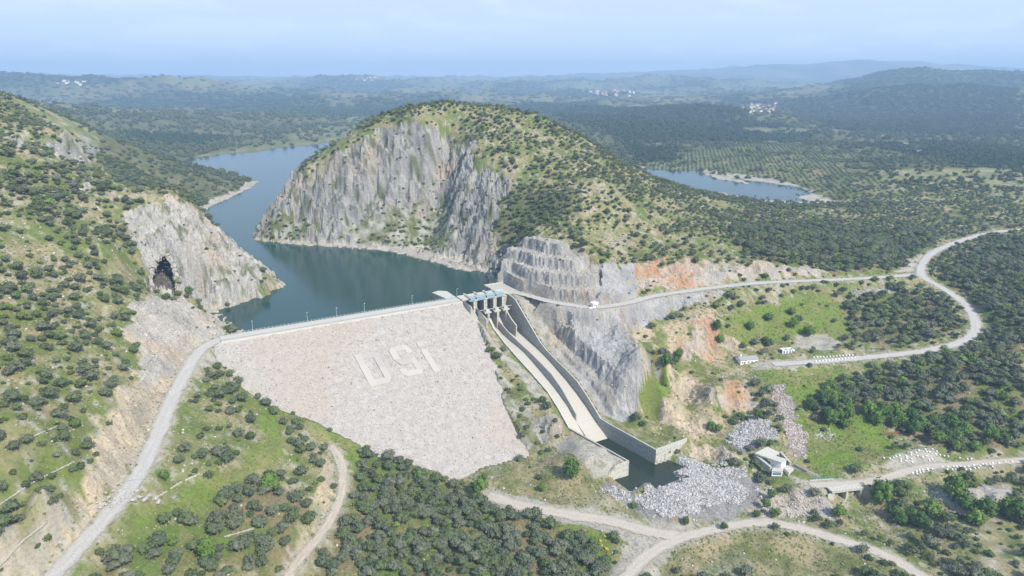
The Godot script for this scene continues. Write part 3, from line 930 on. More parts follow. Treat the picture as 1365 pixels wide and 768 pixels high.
# ---------------------------------------------------------------- roads
func build_roads(m: Material) -> void:
	for r in ROADS:
		var p := road_line(r[2])
		var half: float = r[1] * 0.5
		var v := PackedVector3Array()
		var n := PackedVector3Array()
		var c := PackedColorArray()
		var idx := PackedInt32Array()
		for k in p.size():
			var t := p[mini(k + 1, p.size() - 1)] - p[maxi(k - 1, 0)]
			var side := Vector2(-t.y, t.x).normalized()
			for e in 7:
				var w := (e - 3) / 3.0 * half
				if e == 0 or e == 6: w *= 1.0 + n_b.get_noise_2d(k * 4.0, e * 50.0) * 0.55
				v.append(Vector3(p[k].x + side.x * w, p[k].z - 0.02 * absf(e - 3.0), -(p[k].y + side.y * w)))
				n.append(Vector3.UP)
				var rut := n_b.get_noise_2d(e * 40.0, k * 1.5) * 0.5 + (0.25 if e == 2 or e == 4 else 0.0)
				c.append((Color(0.40, 0.38, 0.355).lerp(Color(0.50, 0.48, 0.455), clampf(0.4 + rut, 0, 1)) * (Color(1, 1, 1) if r[0] in ["hill_road", "terrace_road", "valley_slope_road"] else Color(1.02, 0.955, 0.87)) if r[0] != "dirt_track" else Color(0.40, 0.34, 0.26).lerp(Color(0.54, 0.48, 0.40), clampf(0.3 + rut * 1.4, 0, 1))) if e > 0 and e < 6 else Color(0.36, 0.32, 0.26))
				if k > 0 and e > 0:
					var a := k * 7 + e
					idx.append_array([a, a - 1, a - 7, a - 1, a - 8, a - 7])
		var arr := []
		arr.resize(Mesh.ARRAY_MAX)
		arr[Mesh.ARRAY_VERTEX] = v
		arr[Mesh.ARRAY_NORMAL] = n
		arr[Mesh.ARRAY_COLOR] = c
		arr[Mesh.ARRAY_INDEX] = idx
		var mesh := ArrayMesh.new()
		mesh.add_surface_from_arrays(Mesh.PRIMITIVE_TRIANGLES, arr)
		var about: String = {"hill_road": "pale gravel road climbing along the tan cutting to the dam crest", "terrace_road": "pale gravel road running along the foot of the benched rock", "valley_slope_road": "pale road curving down between olive groves to the white house", "stream_road": "narrow gravel road past the white beehives and culvert", "bottom_road": "pale gravel road sweeping past the rubble field", "basin_road": "wide gravel track to the foot of the dam", "dirt_track": "narrow rutted dirt track beside the olive grove"}[r[0]]
		tag(put(r[0], mesh, m), about, "road", "", "structure")

# ---------------------------------------------------------------- the dam
var M := {}

func stone_mesh(seed_: int) -> ArrayMesh:     # an angular boulder, about 1 m across
	var r := RandomNumberGenerator.new()
	r.seed = seed_
	var g := (1.0 + sqrt(5.0)) / 2.0
	var p := [Vector3(-1, g, 0), Vector3(1, g, 0), Vector3(-1, -g, 0), Vector3(1, -g, 0), Vector3(0, -1, g), Vector3(0, 1, g), Vector3(0, -1, -g), Vector3(0, 1, -g), Vector3(g, 0, -1), Vector3(g, 0, 1), Vector3(-g, 0, -1), Vector3(-g, 0, 1)]
	for k in 12: p[k] = p[k].normalized() * r.randf_range(0.36, 0.62) * Vector3(1.15, 0.8, 0.95)
	var s := Solid.new()
	for t in [[0, 11, 5], [0, 5, 1], [0, 1, 7], [0, 7, 10], [0, 10, 11], [1, 5, 9], [5, 11, 4], [11, 10, 2], [10, 7, 6], [7, 1, 8], [3, 9, 4], [3, 4, 2], [3, 2, 6], [3, 6, 8], [3, 8, 9], [4, 9, 5], [2, 4, 11], [6, 2, 10], [8, 6, 7], [9, 8, 1]]:
		s.tri(p[t[0]], p[t[2]], p[t[1]])
	return s.done()

func scatter(called: String, mesh: Mesh, m: Material, xf: Array, cols: PackedColorArray, parent: Node = null) -> MultiMeshInstance3D:
	var mm := MultiMesh.new()
	mm.transform_format = MultiMesh.TRANSFORM_3D
	mm.use_colors = true
	mm.mesh = mesh
	mm.instance_count = xf.size()
	for k in xf.size():
		mm.set_instance_transform(k, xf[k])
		mm.set_instance_color(k, cols[k])
	var o := MultiMeshInstance3D.new()
	o.multimesh = mm
	o.material_override = m
	if parent:
		o.name = called
		parent.add_child(o, true)
	else:
		o.name = numbered(called)
		add_child(o)
	o.set_meta("kind", "stuff")
	return o

func spin(size: float, squash := 1.0) -> Basis:
	return (Basis.from_euler(Vector3(rng.randf() * TAU, rng.randf() * TAU, rng.randf() * TAU)) * Basis.from_scale(Vector3.ONE * size)).scaled(Vector3(1, squash, 1))

const LD := [[[65, 26.2], [69, 26.2], [69, 34], [65, 34]], [[65, 34], [69, 34], [69, 41], [65, 41]], [[65, 41], [69, 41], [69, 48.6], [65, 48.6]], [[69, 26.2], [75.4, 26.2], [77.4, 27.2], [75, 30], [69, 30]], [[77.4, 27.2], [78.8, 29.6], [78.8, 38], [75, 38], [75, 30]], [[75, 38], [78.8, 38], [78.8, 45.4], [77.4, 47.6], [75, 44.8]], [[69, 44.8], [75, 44.8], [77.4, 47.6], [75.4, 48.6], [69, 48.6]]]
const LS := [[[87.6, 25.4], [94.8, 25.4], [94.8, 29], [89.4, 29]], [[94.8, 25.4], [97, 26.2], [98.4, 29.4], [98.4, 31.6], [94.8, 31.6]], [[85.4, 28], [87.6, 25.4], [89.4, 29], [89.4, 34.4], [85.4, 34.4]], [[85.4, 34.4], [89.4, 34.4], [90, 35.4], [90, 39], [87.6, 38.6]], [[90, 35.4], [95.6, 35.4], [94.6, 39], [90, 39]], [[95.6, 35.4], [97.8, 37], [98.4, 40], [94.8, 41], [94.6, 39]], [[94.8, 41], [98.4, 40], [98.4, 45], [94.8, 43.6]], [[94.8, 43.6], [98.4, 45], [96.6, 47.2], [88, 47.2], [89.4, 43.6]], [[85, 41.6], [88.6, 41.6], [89.4, 43.6], [88, 47.2], [85.6, 45.4]]]
const LI := [[[103.6, 25.6], [107.6, 25.6], [107.6, 29], [103.6, 29]], [[103.6, 31.6], [107.4, 31.6], [107.4, 40], [103.6, 40]], [[103.6, 40], [107.4, 40], [107.4, 48.2], [103.6, 48.2]]]

func lettered(s: float, d: float) -> bool:
	for L in [LD, LS, LI]:
		for q in L:
			if Geometry2D.is_point_in_polygon(Vector2(s, d), PackedVector2Array(q.map(func(p): return Vector2(p[0], p[1])))): return true
	return false

func build_dam() -> void:
	var o := base("rockfill_dam", sdh(70, 40, -20))
	tag(o, "pale rockfill dam with three giant letters laid on its slope", "dam")
	# face, built of uneven facets
	var mid := P1 + DT * 74.0 + DN * 50.0
	var step := 1.05
	var ns := int(172 / step)
	var nd := int(126 / step)
	var pts := PackedVector3Array()
	var col := PackedColorArray()
	var inside := PackedByteArray()
	for j in nd + 1:
		for i in ns + 1:
			var s := -14.0 + i * step
			var d := j * step
			var q := P1 + DT * s + DN * d
			var h := CREST - d / DAM_SLOPE
			h += rng.randf_range(-0.15, 0.15) + n_b.get_noise_2d(q.x, q.y) * 0.5
			if d < 1.0: h = CREST
			pts.append(Vector3(q.x, h, -q.y) - o.position)
			inside.append(1 if Geometry2D.is_point_in_polygon(q.lerp(mid, clampf(3.5 / maxf(q.distance_to(mid), 1.0), 0, 1)), dam_poly) else 0)
			var k := Color(0.37, 0.338, 0.325).lerp(Color(0.44, 0.405, 0.39), clampf(0.5 + n_b.get_noise_2d(q.x * 2.0, q.y * 2.0) + rng.randf_range(-0.3, 0.3), 0, 1))
			k = k.lerp(Color(0.41, 0.335, 0.285), clampf(n_c.get_noise_2d(q.x * 1.6, q.y * 1.6) * 1.6 - 0.15 + rng.randf_range(-0.2, 0.2), 0, 0.6))
			col.append(k)
	var v := PackedVector3Array()
	var vc := PackedColorArray()
	for j in nd:
		for i in ns:
			var k := j * (ns + 1) + i
			if inside[k] + inside[k + 1] + inside[k + ns + 1] + inside[k + ns + 2] < 3: continue
			for t in [k, k + 1, k + ns + 2, k, k + ns + 2, k + ns + 1]:
				v.append(pts[t])
				vc.append(col[k])
	var a := []
	a.resize(Mesh.ARRAY_MAX)
	a[Mesh.ARRAY_VERTEX] = v
	a[Mesh.ARRAY_COLOR] = vc
	var mesh := ArrayMesh.new()
	mesh.add_surface_from_arrays(Mesh.PRIMITIVE_TRIANGLES, a)
	put("rock_slope", mesh, M.fill, o)
	# loose stones all over the face
	var groups := [[], [], []]
	var gc := [PackedColorArray(), PackedColorArray(), PackedColorArray()]
	for k in 26000:
		var s := rng.randf_range(-10, 152)
		var d := rng.randf_range(0.8, 116)
		var q := P1 + DT * s + DN * d
		if not Geometry2D.is_point_in_polygon(q, dam_poly): continue
		if d > 24.5 and d < 49.5 and s > 64.0 and s < 111.0 and lettered(s - (d - 26.0) * 0.09, d): continue
		var size := rng.randf_range(0.3, 0.75) if rng.randf() < 0.96 else rng.randf_range(0.75, 1.4)
		var t := k % 3
		groups[t].append(Transform3D(spin(size, 0.7), Vector3(q.x, CREST - d / DAM_SLOPE + n_b.get_noise_2d(q.x, q.y) * 0.5 + size * 0.1, -q.y) - o.position))
		var g := rng.randf_range(0.27, 0.49)
		gc[t].append(Color(g, g * 0.925, g * 0.895) if rng.randf() < 0.96 else Color(0.16, 0.13, 0.12))
	for t in 3: scatter("rubble", stone_mesh(50 + t), M.stone, groups[t], gc[t], o)
	# crest
	var c := Solid.new()
	c.origin = o.position
	var e0 := -2.0
	var n := 41
	for k in n - 1:
		var sa := lerpf(e0, 147.0, k / (n - 1.0))
		var sb := lerpf(e0, 147.0, (k + 1) / (n - 1.0))
		c.quad(sdh(sa, -9, 4.45), sdh(sb, -9, 4.45), sdh(sb, 0.4, 4.3), sdh(sa, 0.4, 4.3))
		c.quad(sdh(sa, 0.4, 4.3), sdh(sb, 0.4, 4.3), sdh(sb, 1.6, 3.1), sdh(sa, 1.6, 3.1))
		c.quad(sdh(sa, -9, 4.45), sdh(sb, -9, 4.45), sdh(sb, -26, -4), sdh(sa, -26, -4))
	put("crest", c.done(), M.gravel, o)
	var rs := Solid.new()
	rs.origin = o.position
	for k in n - 1:
		var sa := lerpf(-2.0, 147.0, k / (n - 1.0))
		var sb := lerpf(-2.0, 147.0, (k + 1) / (n - 1.0))
		rs.quad(sdh(sa, -7.2, 4.5), sdh(sb, -7.2, 4.5), sdh(sb, -1.2, 4.48), sdh(sa, -1.2, 4.48))
	put("roadway", rs.done(), M.roadway, o)
	var post := Solid.new()
	post.box(Vector3(0, 0.45, 0), Vector3(0.35, 1.1, 0.35), 0.5)
	var pm := post.done()
	for k in 66:
		var g := put("guard_post", pm, M.concrete, o)
		g.position = sdh(-2.0 + k * 2.26, -8.3, 4.45) - o.position
	var rail := Solid.new()
	rail.origin = o.position
	rail.rod(sdh(-2, -8.3, 5.3), sdh(145, -8.3, 5.3), 0.06, 0.06, 4)
	put("guard_rail", rail.done(), M.steel, o)
	# letters
	for L in [[LD, "D"], [LS, "S"], [LI, "I with a dot above it"]]:
		var letter := Node3D.new()
		letter.name = "letter"
		o.add_child(letter, true)
		tag(letter, "pale concrete letter %s set into the rock slope" % L[1])
		var q := 0
		for poly in L[0]:
			var b := Solid.new()
			b.origin = o.position
			var top: PackedVector3Array = []
			for p in poly: top.append(sdh(p[0] + (p[1] - 26.0) * 0.09, p[1], CREST - p[1] / DAM_SLOPE + 0.6))
			b.slab(top, 1.6)
			put("slab", b.done(), M.slabs[(q * 2 + q / 2) % 3], letter)
			q += 1

func s_of(u: float, d: float, h: float) -> float:
	var best := 0.0
	var e := 1e9
	for k in 1700:
		var p := sdh(k * 0.1, d, h)
		var g := absf(to_px(p.x, -p.z, h).x - u)
		if g < e:
			e = g
			best = k * 0.1
	return best

func build_lamps() -> void:
	var proto: Node3D = null
	for u in [337, 410, 449, 486, 549.5, 609]:
		var s := s_of(u, -8.8, 4.4)
		var o: Node3D
		if proto == null:
			o = base("street_lamp", Vector3.ZERO)
			var p := Solid.new()
			p.rod(Vector3(0, 0, 0), Vector3(0, 6.2, 0), 0.13, 0.07, 8)
			put("pole", p.done(), M.steel, o)
			p = Solid.new()
			p.box(Vector3(0, 0.15, 0), Vector3(0.5, 0.3, 0.5))
			put("foot", p.done(), M.concrete, o)
			p = Solid.new()
			p.rod(Vector3(0, 6.1, 0), Vector3(0, 6.4, 1.1), 0.06, 0.05, 6)
			put("arm", p.done(), M.steel, o)
			p = Solid.new()
			p.box(Vector3(0, 6.42, 1.4), Vector3(0.32, 0.16, 0.75))
			put("lamp_head", p.done(), M.white, o)
			proto = o
			tag(o, "slim grey street lamp on the dam crest beside the lake", "street lamp", "street lamps along the dam crest")
		else:
			o = proto.duplicate()
			o.name = numbered("street_lamp")
			add_child(o)
		o.position = sdh(s, -8.8, 4.4)
		o.rotation.y = atan2(DN.x, -DN.y)

# ---------------------------------------------------------------- the spillway
func wall_strip(o: Node3D, called: String, s: float, thick: float, top: Array, d0: float, d1: float, foot: float, m: Material, below := 0.0) -> void:
	var b := Solid.new()
	b.origin = o.position
	var ds: Array = [d0]
	for p in top:
		if p[0] > d0 + 0.1 and p[0] < d1 - 0.1: ds.append(p[0])
	ds.append(d1)
	for k in ds.size() - 1:
		var da: float = ds[k]
		var db: float = ds[k + 1]
		var ta := prof(top, da)
		var tb := prof(top, db)
		var fa := prof(FLOOR, da) - foot if below == 0.0 else below
		var fb := prof(FLOOR, db) - foot if below == 0.0 else below
		var sa := s + shift(da)
		var sb := s + shift(db)
		b.prism([sdh(sa, da, ta), sdh(sb, db, tb), sdh(sb + thick, db, tb), sdh(sa + thick, da, ta)], [sdh(sa, da, fa), sdh(sb, db, fb), sdh(sb + thick, db, fb), sdh(sa + thick, da, fa)])
	put(called, b.done(), m, o)

func sbox(o: Node3D, called: String, s0: float, s1: float, d0: float, d1: float, top: float, bottom: float, m: Material) -> MeshInstance3D:
	var b := Solid.new()
	b.origin = o.position
	b.slab([sdh(s0, d0, top), sdh(s1, d0, top), sdh(s1, d1, top), sdh(s0, d1, top)], top - bottom)
	return put(called, b.done(), m, o)

func build_spillway() -> void:
	var o := base("spillway", sdh(168, 40, -25))
	tag(o, "concrete spillway with gates, blue hoists, divided chute and stilling basin", "spillway")
	# chute floor, one slab for each pour
	var cuts := [-2.0, 4.0, 10.0, 18.0, 30.0, 38.0, 47.0, 57.0, 67.0, 77.0, 87.0, 97.0, 106.0, 114.0, 119.0]
	for lane in [[S_A + 0.4, S_B, 2.2], [S_B + 0.7, S_R, 0.0]]:
		for k in cuts.size() - 1:
			var da: float = cuts[k]
			var db: float = cuts[k + 1] - 0.07
			var b := Solid.new()
			b.origin = o.position
			var fa: float = prof(FLOOR, da) + lane[2] * smoothstep(18.0, 48.0, da) * (1.0 - smoothstep(96.0, 114.0, da))
			var fb: float = prof(FLOOR, db) + lane[2] * smoothstep(18.0, 48.0, db) * (1.0 - smoothstep(96.0, 114.0, db))
			b.slab([sdh(lane[0] + shift(da), da, fa), sdh(lane[1] + shift(da), da, fa), sdh(lane[1] + shift(db), db, fb), sdh(lane[0] + shift(db), db, fb)], 1.0)
			put("floor_slab", b.done(), M.floor_tones[(k * 3 + int(lane[0])) % 3], o)
	wall_strip(o, "chute_wall", S_A - 0.5, 0.9, TOP_A, 8, 109, 1.2, M.pale)
	wall_strip(o, "divider_wall", S_B, 0.7, TOP_B, 4, 105, 0.6, M.concrete)
	wall_strip(o, "short_divider_wall", S_C, 0.9, [[3, -3], [12, -3.6], [18, -7.0], [25, -9.6]], 3, 25, 0.6, M.concrete)
	wall_strip(o, "training_wall", S_R, 0.9, TOP_R, 2, 152, 0.8, M.concrete, -54.0)
	# left wall of the stilling basin
	wall_strip(o, "basin_wall", S_A - 0.9, 0.9, [[108, -40.9], [153.4, -40]], 108.0, 153.4, 1.0, M.concrete, -54.0)
	# wing walls at the mouth of the basin
	var b := Solid.new()
	b.origin = o.position
	var sr := S_R + shift(152)
	b.prism([sdh(sr, 152.02, -40), sdh(sr + 22, 151.4, -39.6), sdh(sr + 22, 150.6, -39.6), sdh(sr + 0.9, 151.0, -40)], [sdh(sr, 152.02, -54), sdh(sr + 9, 151.8, -51), sdh(sr + 9, 150.9, -51), sdh(sr + 0.9, 151.0, -54)])
	b.prism([sdh(sr + 9, 151.76, -39.85), sdh(sr + 22, 151.4, -39.62), sdh(sr + 22, 150.6, -39.62), sdh(sr + 9, 150.9, -39.85)], [sdh(sr + 9, 151.76, -49), sdh(sr + 22, 151.4, -41), sdh(sr + 22, 150.6, -41), sdh(sr + 9, 150.9, -49)])
	put("wing_wall", b.done(), M.pale, o)
	b = Solid.new()
	b.origin = o.position
	var sl := S_A - 0.9 + shift(153.4)
	b.prism([sdh(sl, 153.42, -40.02), sdh(sl - 7, 153.1, -41.2), sdh(sl - 13.5, 152.8, -46.4), sdh(sl - 13.5, 152.0, -46.4), sdh(sl - 7, 152.2, -41.2), sdh(sl, 152.6, -40.02)], [sdh(sl, 153.42, -54), sdh(sl - 7, 153.1, -54), sdh(sl - 13.5, 152.8, -50), sdh(sl - 13.5, 152.0, -50), sdh(sl - 7, 152.2, -54), sdh(sl, 152.6, -54)])
	put("wing_wall", b.done(), M.pale, o)
	# abutment walls at the head
	b = Solid.new()
	b.origin = o.position
	b.prism([sdh(146.6, -9, 5), sdh(146.6, 9, 4.4), sdh(147.3, 11.5, 3.6), sdh(148.3, 11.5, 3.6), sdh(147.7, 9, 4.4), sdh(147.7, -9, 5)], [sdh(146.6, -9, -12), sdh(146.6, 9, -6), sdh(147.3, 11.5, -6), sdh(148.3, 11.5, -6), sdh(147.7, 9, -6), sdh(147.7, -9, -12)])
	put("abutment_wall", b.done(), M.concrete, o)
	b = Solid.new()
	b.origin = o.position
	b.prism([sdh(151.6, 7, 1.6), sdh(152.6, 12, 0.4), sdh(155.6, 17.5, -4.6), sdh(156.6, 17.2, -4.6), sdh(153.6, 11.6, 0.4), sdh(152.6, 7, 1.6)], [sdh(151.6, 7, -12), sdh(152.6, 12, -12), sdh(155.6, 17.5, -13), sdh(156.6, 17.2, -13), sdh(153.6, 11.6, -12), sdh(152.6, 7, -12)])
	put("abutment_wall", b.done(), M.concrete, o)
	# platform on the right abutment with its wall towards the lake
	sbox(o, "platform", 174.4, 190, -23, 1.8, 4.55, -12, M.concrete)
	sbox(o, "platform_paving", 174.9, 190, -22.4, 1.9, 4.62, 4.3, M.gravel)
	sbox(o, "parapet", 174.4, 174.8, -23, -9, 5.6, 4.6, M.pale)
	sbox(o, "parapet", 174.8, 190, -23, -22.6, 5.6, 4.6, M.pale)
	# piers, bridge, gates, hoists
	var gates := [147.9, 152.4, 159.9, 166.9, 173.5, 179.7]
	for k in range(1, 5):
		var s: float = gates[k]
		b = Solid.new()
		b.origin = o.position
		var lowd := 12.5 if k > 1 else 9.0
		var t: PackedVector3Array = [sdh(s - 0.8, -9, 6.2), sdh(s, -10.6, 6.2), sdh(s + 0.8, -9, 6.2), sdh(s + 0.8, 9, 6.2), sdh(s - 0.8, 9, 6.2)]
		b.slab(t, 22.0)
		b.prism([sdh(s - 0.8, 9, -1.2), sdh(s + 0.8, 9, -1.2), sdh(s + 0.8, lowd, -2.6), sdh(s - 0.8, lowd, -2.6)], [sdh(s - 0.8, 9, -16), sdh(s + 0.8, 9, -16), sdh(s + 0.8, lowd, -16), sdh(s - 0.8, lowd, -16)])
		put("pier", b.done(), M.concrete, o)
		sbox(o, "pier_cap", s - 1.0, s + 1.0, 5.5, 9.5, 7.0, 6.2, M.pale)
		sbox(o, "stair_column", s - 1.7, s - 0.85, 7.6, 9.2, 6.0, -2.0, M.pale)
		if k > 1:
			sbox(o, "trunnion_platform", s - 2.4, s + 2.4, 9.2, 12.0, -2.0, -2.9, M.pale)
			sbox(o, "trunnion_block", s - 1.3, s + 1.3, 9.3, 11.2, -0.4, -2.0, M.pale)
	sbox(o, "bridge_deck", 146.6, 181, -7.5, 0.5, 5.3, 4.5, M.pale)
	sbox(o, "bridge_kerb", 146.6, 181, -7.5, -7.1, 5.9, 5.3, M.pale)
	sbox(o, "bridge_kerb", 146.6, 181, 0.1, 0.5, 5.9, 5.3, M.pale)
	for k in 5:
		var a: float = gates[k] + 0.8
		var e: float = gates[k + 1] - 0.8
		if k < 4:
			sbox(o, "hoist_beam", a - 0.8, e + 0.8, 6.4, 9.0, 6.85, 6.2, M.steel)
			var hb := sbox(o, "gate_hoist", a - 0.3, e + 0.3, 5.6, 9.4, 8.5, 6.9, M.blue)
			b = Solid.new()
			b.origin = o.position
			b.slab([sdh(a - 0.5, 5.3, 8.75), sdh(e + 0.5, 5.3, 8.75), sdh(e + 0.5, 9.7, 8.62), sdh(a - 0.5, 9.7, 8.62)], 0.14)
			put("roof", b.done(), M.blue, hb)
		# gate leaf, a curved steel plate
		b = Solid.new()
		b.origin = o.position
		var prev := 0.0
		for q in 6:
			var w0 := -0.55 + q * 0.22
			var w1 := w0 + 0.22
			b.quad(sdh(a, 8.5 - 7.6 * cos(w0), 0.2 + 7.6 * sin(w0)), sdh(e, 8.5 - 7.6 * cos(w0), 0.2 + 7.6 * sin(w0)), sdh(e, 8.5 - 7.6 * cos(w1), 0.2 + 7.6 * sin(w1)), sdh(a, 8.5 - 7.6 * cos(w1), 0.2 + 7.6 * sin(w1)))
		put("gate_leaf", b.done(), M.gate, o)
		sbox(o, "walkway", a, e, 8.8, 9.6, -0.9, -1.1, M.steel)
	# intake block standing in the lake
	var p := base("intake_block", sdh(141, -18, 0))
	tag(p, "low concrete intake block reaching into the lake from the crest", "intake")
	b = Solid.new()
	b.origin = p.position
	b.slab([sdh(136.4, -26, 4.2), sdh(142, -27.5, 4.2), sdh(146, -24, 4.2), sdh(146, -9, 4.3), sdh(139.6, -9, 4.3)], 16.0)
	put("block", b.done(), M.concrete, p)
	b = Solid.new()
	b.origin = p.position
	b.slab([sdh(136.1, -26.3, 4.75), sdh(142, -27.9, 4.75), sdh(146.4, -24.2, 4.75), sdh(146.3, -8.8, 4.7), sdh(139.3, -8.8, 4.7)], 0.5)
	put("top_slab", b.done(), M.pale, p)

# ---------------------------------------------------------------- vegetation
func crown_mesh(seed_: int, lobes: int, tall: float, leaves: int, leaf: float, core := 1) -> ArrayMesh:
	# a crown about 1 unit in radius sitting above y = 0: lumpy cores wrapped in leaf clumps
	var r := RandomNumberGenerator.new()
	r.seed = seed_
	var v := PackedVector3Array()
	var n := PackedVector3Array()
	var c := PackedColorArray()
	var mid := Vector3(0, tall * 0.5, 0)
	for l in lobes:
		var w := TAU * (l + r.randf_range(-0.3, 0.3)) / maxf(1.0, lobes - 1)
		var rad := r.randf_range(0.38, 0.55)
		var at := Vector3(cos(w) * r.randf_range(0.35, 0.62), tall * r.randf_range(0.34, 0.62), sin(w) * r.randf_range(0.35, 0.62))
		if l == lobes - 1:
			at = Vector3(r.randf_range(-0.15, 0.15), tall * 0.66, r.randf_range(-0.15, 0.15))
			rad = 0.56
		var squash := Vector3(1, clampf(tall * 0.62, 0.6, 1.5), 1)
		var shade := r.randf_range(0.86, 1.1)
		if core > 0:
			var rings := 4
			var segs := 7
			var grid := []
			for a in rings + 1:
				var row := []
				for b in segs + 1:
					if b == segs:
						row.append(row[0])
						continue
					var p := PI * a / rings
					var q := TAU * b / segs
					row.append(at + Vector3(sin(p) * cos(q), cos(p), sin(p) * sin(q)) * squash * rad * r.randf_range(0.58, 0.95))
				grid.append(row)
			for a in rings:
				for b in segs:
					for t in [[grid[a][b], grid[a + 1][b], grid[a + 1][b + 1]], [grid[a][b], grid[a + 1][b + 1], grid[a][b + 1]]]:
						var k := (t[1] - t[0]) as Vector3
						var e := (t[2] - t[0]) as Vector3
						var fn := k.cross(e)
						if fn.length() < 1e-6: continue
						fn = fn.normalized()
						var out: Vector3 = ((t[0] + t[1] + t[2]) / 3.0 - at).normalized()
						var order := [0, 1, 2]
						if fn.dot(out) < 0: fn = -fn
						else: order = [0, 2, 1]
						for oi in order:
							var p: Vector3 = t[oi]
							v.append(p)
							n.append(fn)
							c.append(Color(shade * 0.9, shade * 0.9, shade * 0.9))
		for k in leaves / lobes:
			var d := Vector3(r.randfn(), r.randfn() * 0.9 + 0.15, r.randfn()).normalized()
			var p := at + d * squash * rad * r.randf_range(0.8, 1.34)
			if p.y < 0.05: p.y = 0.05 + r.randf() * 0.1
			var face := (d + Vector3(r.randfn(), r.randfn(), r.randfn()) * 0.45).normalized()
			var a := face.cross(Vector3(r.randfn(), r.randfn(), r.randfn())).normalized()
			var b := face.cross(a)
			var s := leaf * r.randf_range(0.6, 1.3)
			var sh := shade * r.randf_range(0.82, 1.18)
			var q := [p + a * s, p + b * s * 0.7, p - a * s, p - b * s * 0.7]
			for t in [0, 2, 1, 0, 3, 2]:
				v.append(q[t] + d * (0.0 if t != 1 else leaf * 0.3))
				n.append(face)
				c.append(Color(sh, sh, sh))
	var arr := []
	arr.resize(Mesh.ARRAY_MAX)
	arr[Mesh.ARRAY_VERTEX] = v
	arr[Mesh.ARRAY_NORMAL] = n
	arr[Mesh.ARRAY_COLOR] = c
	var m := ArrayMesh.new()
	m.add_surface_from_arrays(Mesh.PRIMITIVE_TRIANGLES, arr)
	return m

func trunk_mesh(seed_: int, high: float) -> ArrayMesh:
	var r := RandomNumberGenerator.new()
	r.seed = seed_
	var s := Solid.new()
	var fork := Vector3(r.randf_range(-0.06, 0.06), high * 0.6, r.randf_range(-0.06, 0.06))
	s.rod(Vector3(0, -0.15, 0), fork, 0.11, 0.075, 6)
	for k in 3:
		var w := TAU * k / 3.0 + r.randf()
		s.rod(fork, fork + Vector3(cos(w) * 0.4, high * 0.75, sin(w) * 0.4), 0.06, 0.02, 5)
	return s.done()

func leafy(r: float, g: float, b: float) -> StandardMaterial3D:
	var m := surf(lin(r, g, b), null, 1.0, 0.85, null, true)
	m.backlight_enabled = true
	m.backlight = Color(0.18, 0.2, 0.1)
	return m

func zone_at(x: float, f: float) -> int:
	var i := find(xs, x)
	var j := find(fs, f)
	if x - xs[i] > xs[i + 1] - x: i += 1
	if f - fs[j] > fs[j + 1] - f: j += 1
	return zone[j * nx + i]

func road_at(x: float, f: float) -> float:
	return rd[find(fs, f) * nx + find(xs, x)]

func on_works(x: float, f: float) -> bool:   # on the spillway, its basin or the abutment platform
	var q := Vector2(x, f) - P1
	var s := q.dot(DT)
	var d := q.dot(DN)
	return s > 144.0 and s < 193.0 and d > -30.0 and d < 168.0 and not (s < 156.0 and d > 18.0)

func where(x: float, f: float) -> String:
	var q := Vector2(x, f) - P1
	var s := q.dot(DT)
	var d := q.dot(DN)
	if f > 560.0: return "on the far hill above the lake"
	if x < -140.0 - maxf(0.0, f - 230.0) * 0.2: return "on the hillside above the hill road cutting"
	if s > 130.0 and s < 160.0 and d > 10.0 and d < 112.0: return "on the rocky bank between rockfill and chute"
	if x < -62.0 and s < 60.0: return "on the terrace between hill road and dam"
	if x < 36.0 and f < 330.0: return "in the thick grove below the dam toe"
	if x < 110.0: return "on the open ground around the stilling basin"
	if f < 320.0: return "along the stream valley near the culvert"
	if f < 420.0: return "on the slope between white house and stream road"
	return "on the slope beside the long curving road"

var spots := {"olive": [], "bush": [], "leafy": []}

const KEEP_CLEAR := [[996, 486, 13.0], [985, 480, 9.0], [1005, 492, 9.0], [1050, 469, 11.0], [1060, 476, 9.0], [1040, 618, 11.0], [1042, 632, 8.0], [1128, 656, 9.0], [1128, 664, 8.0], [1110, 480, 12.0], [1130, 484, 10.0]]
var clear_spots: Array[Vector3] = []

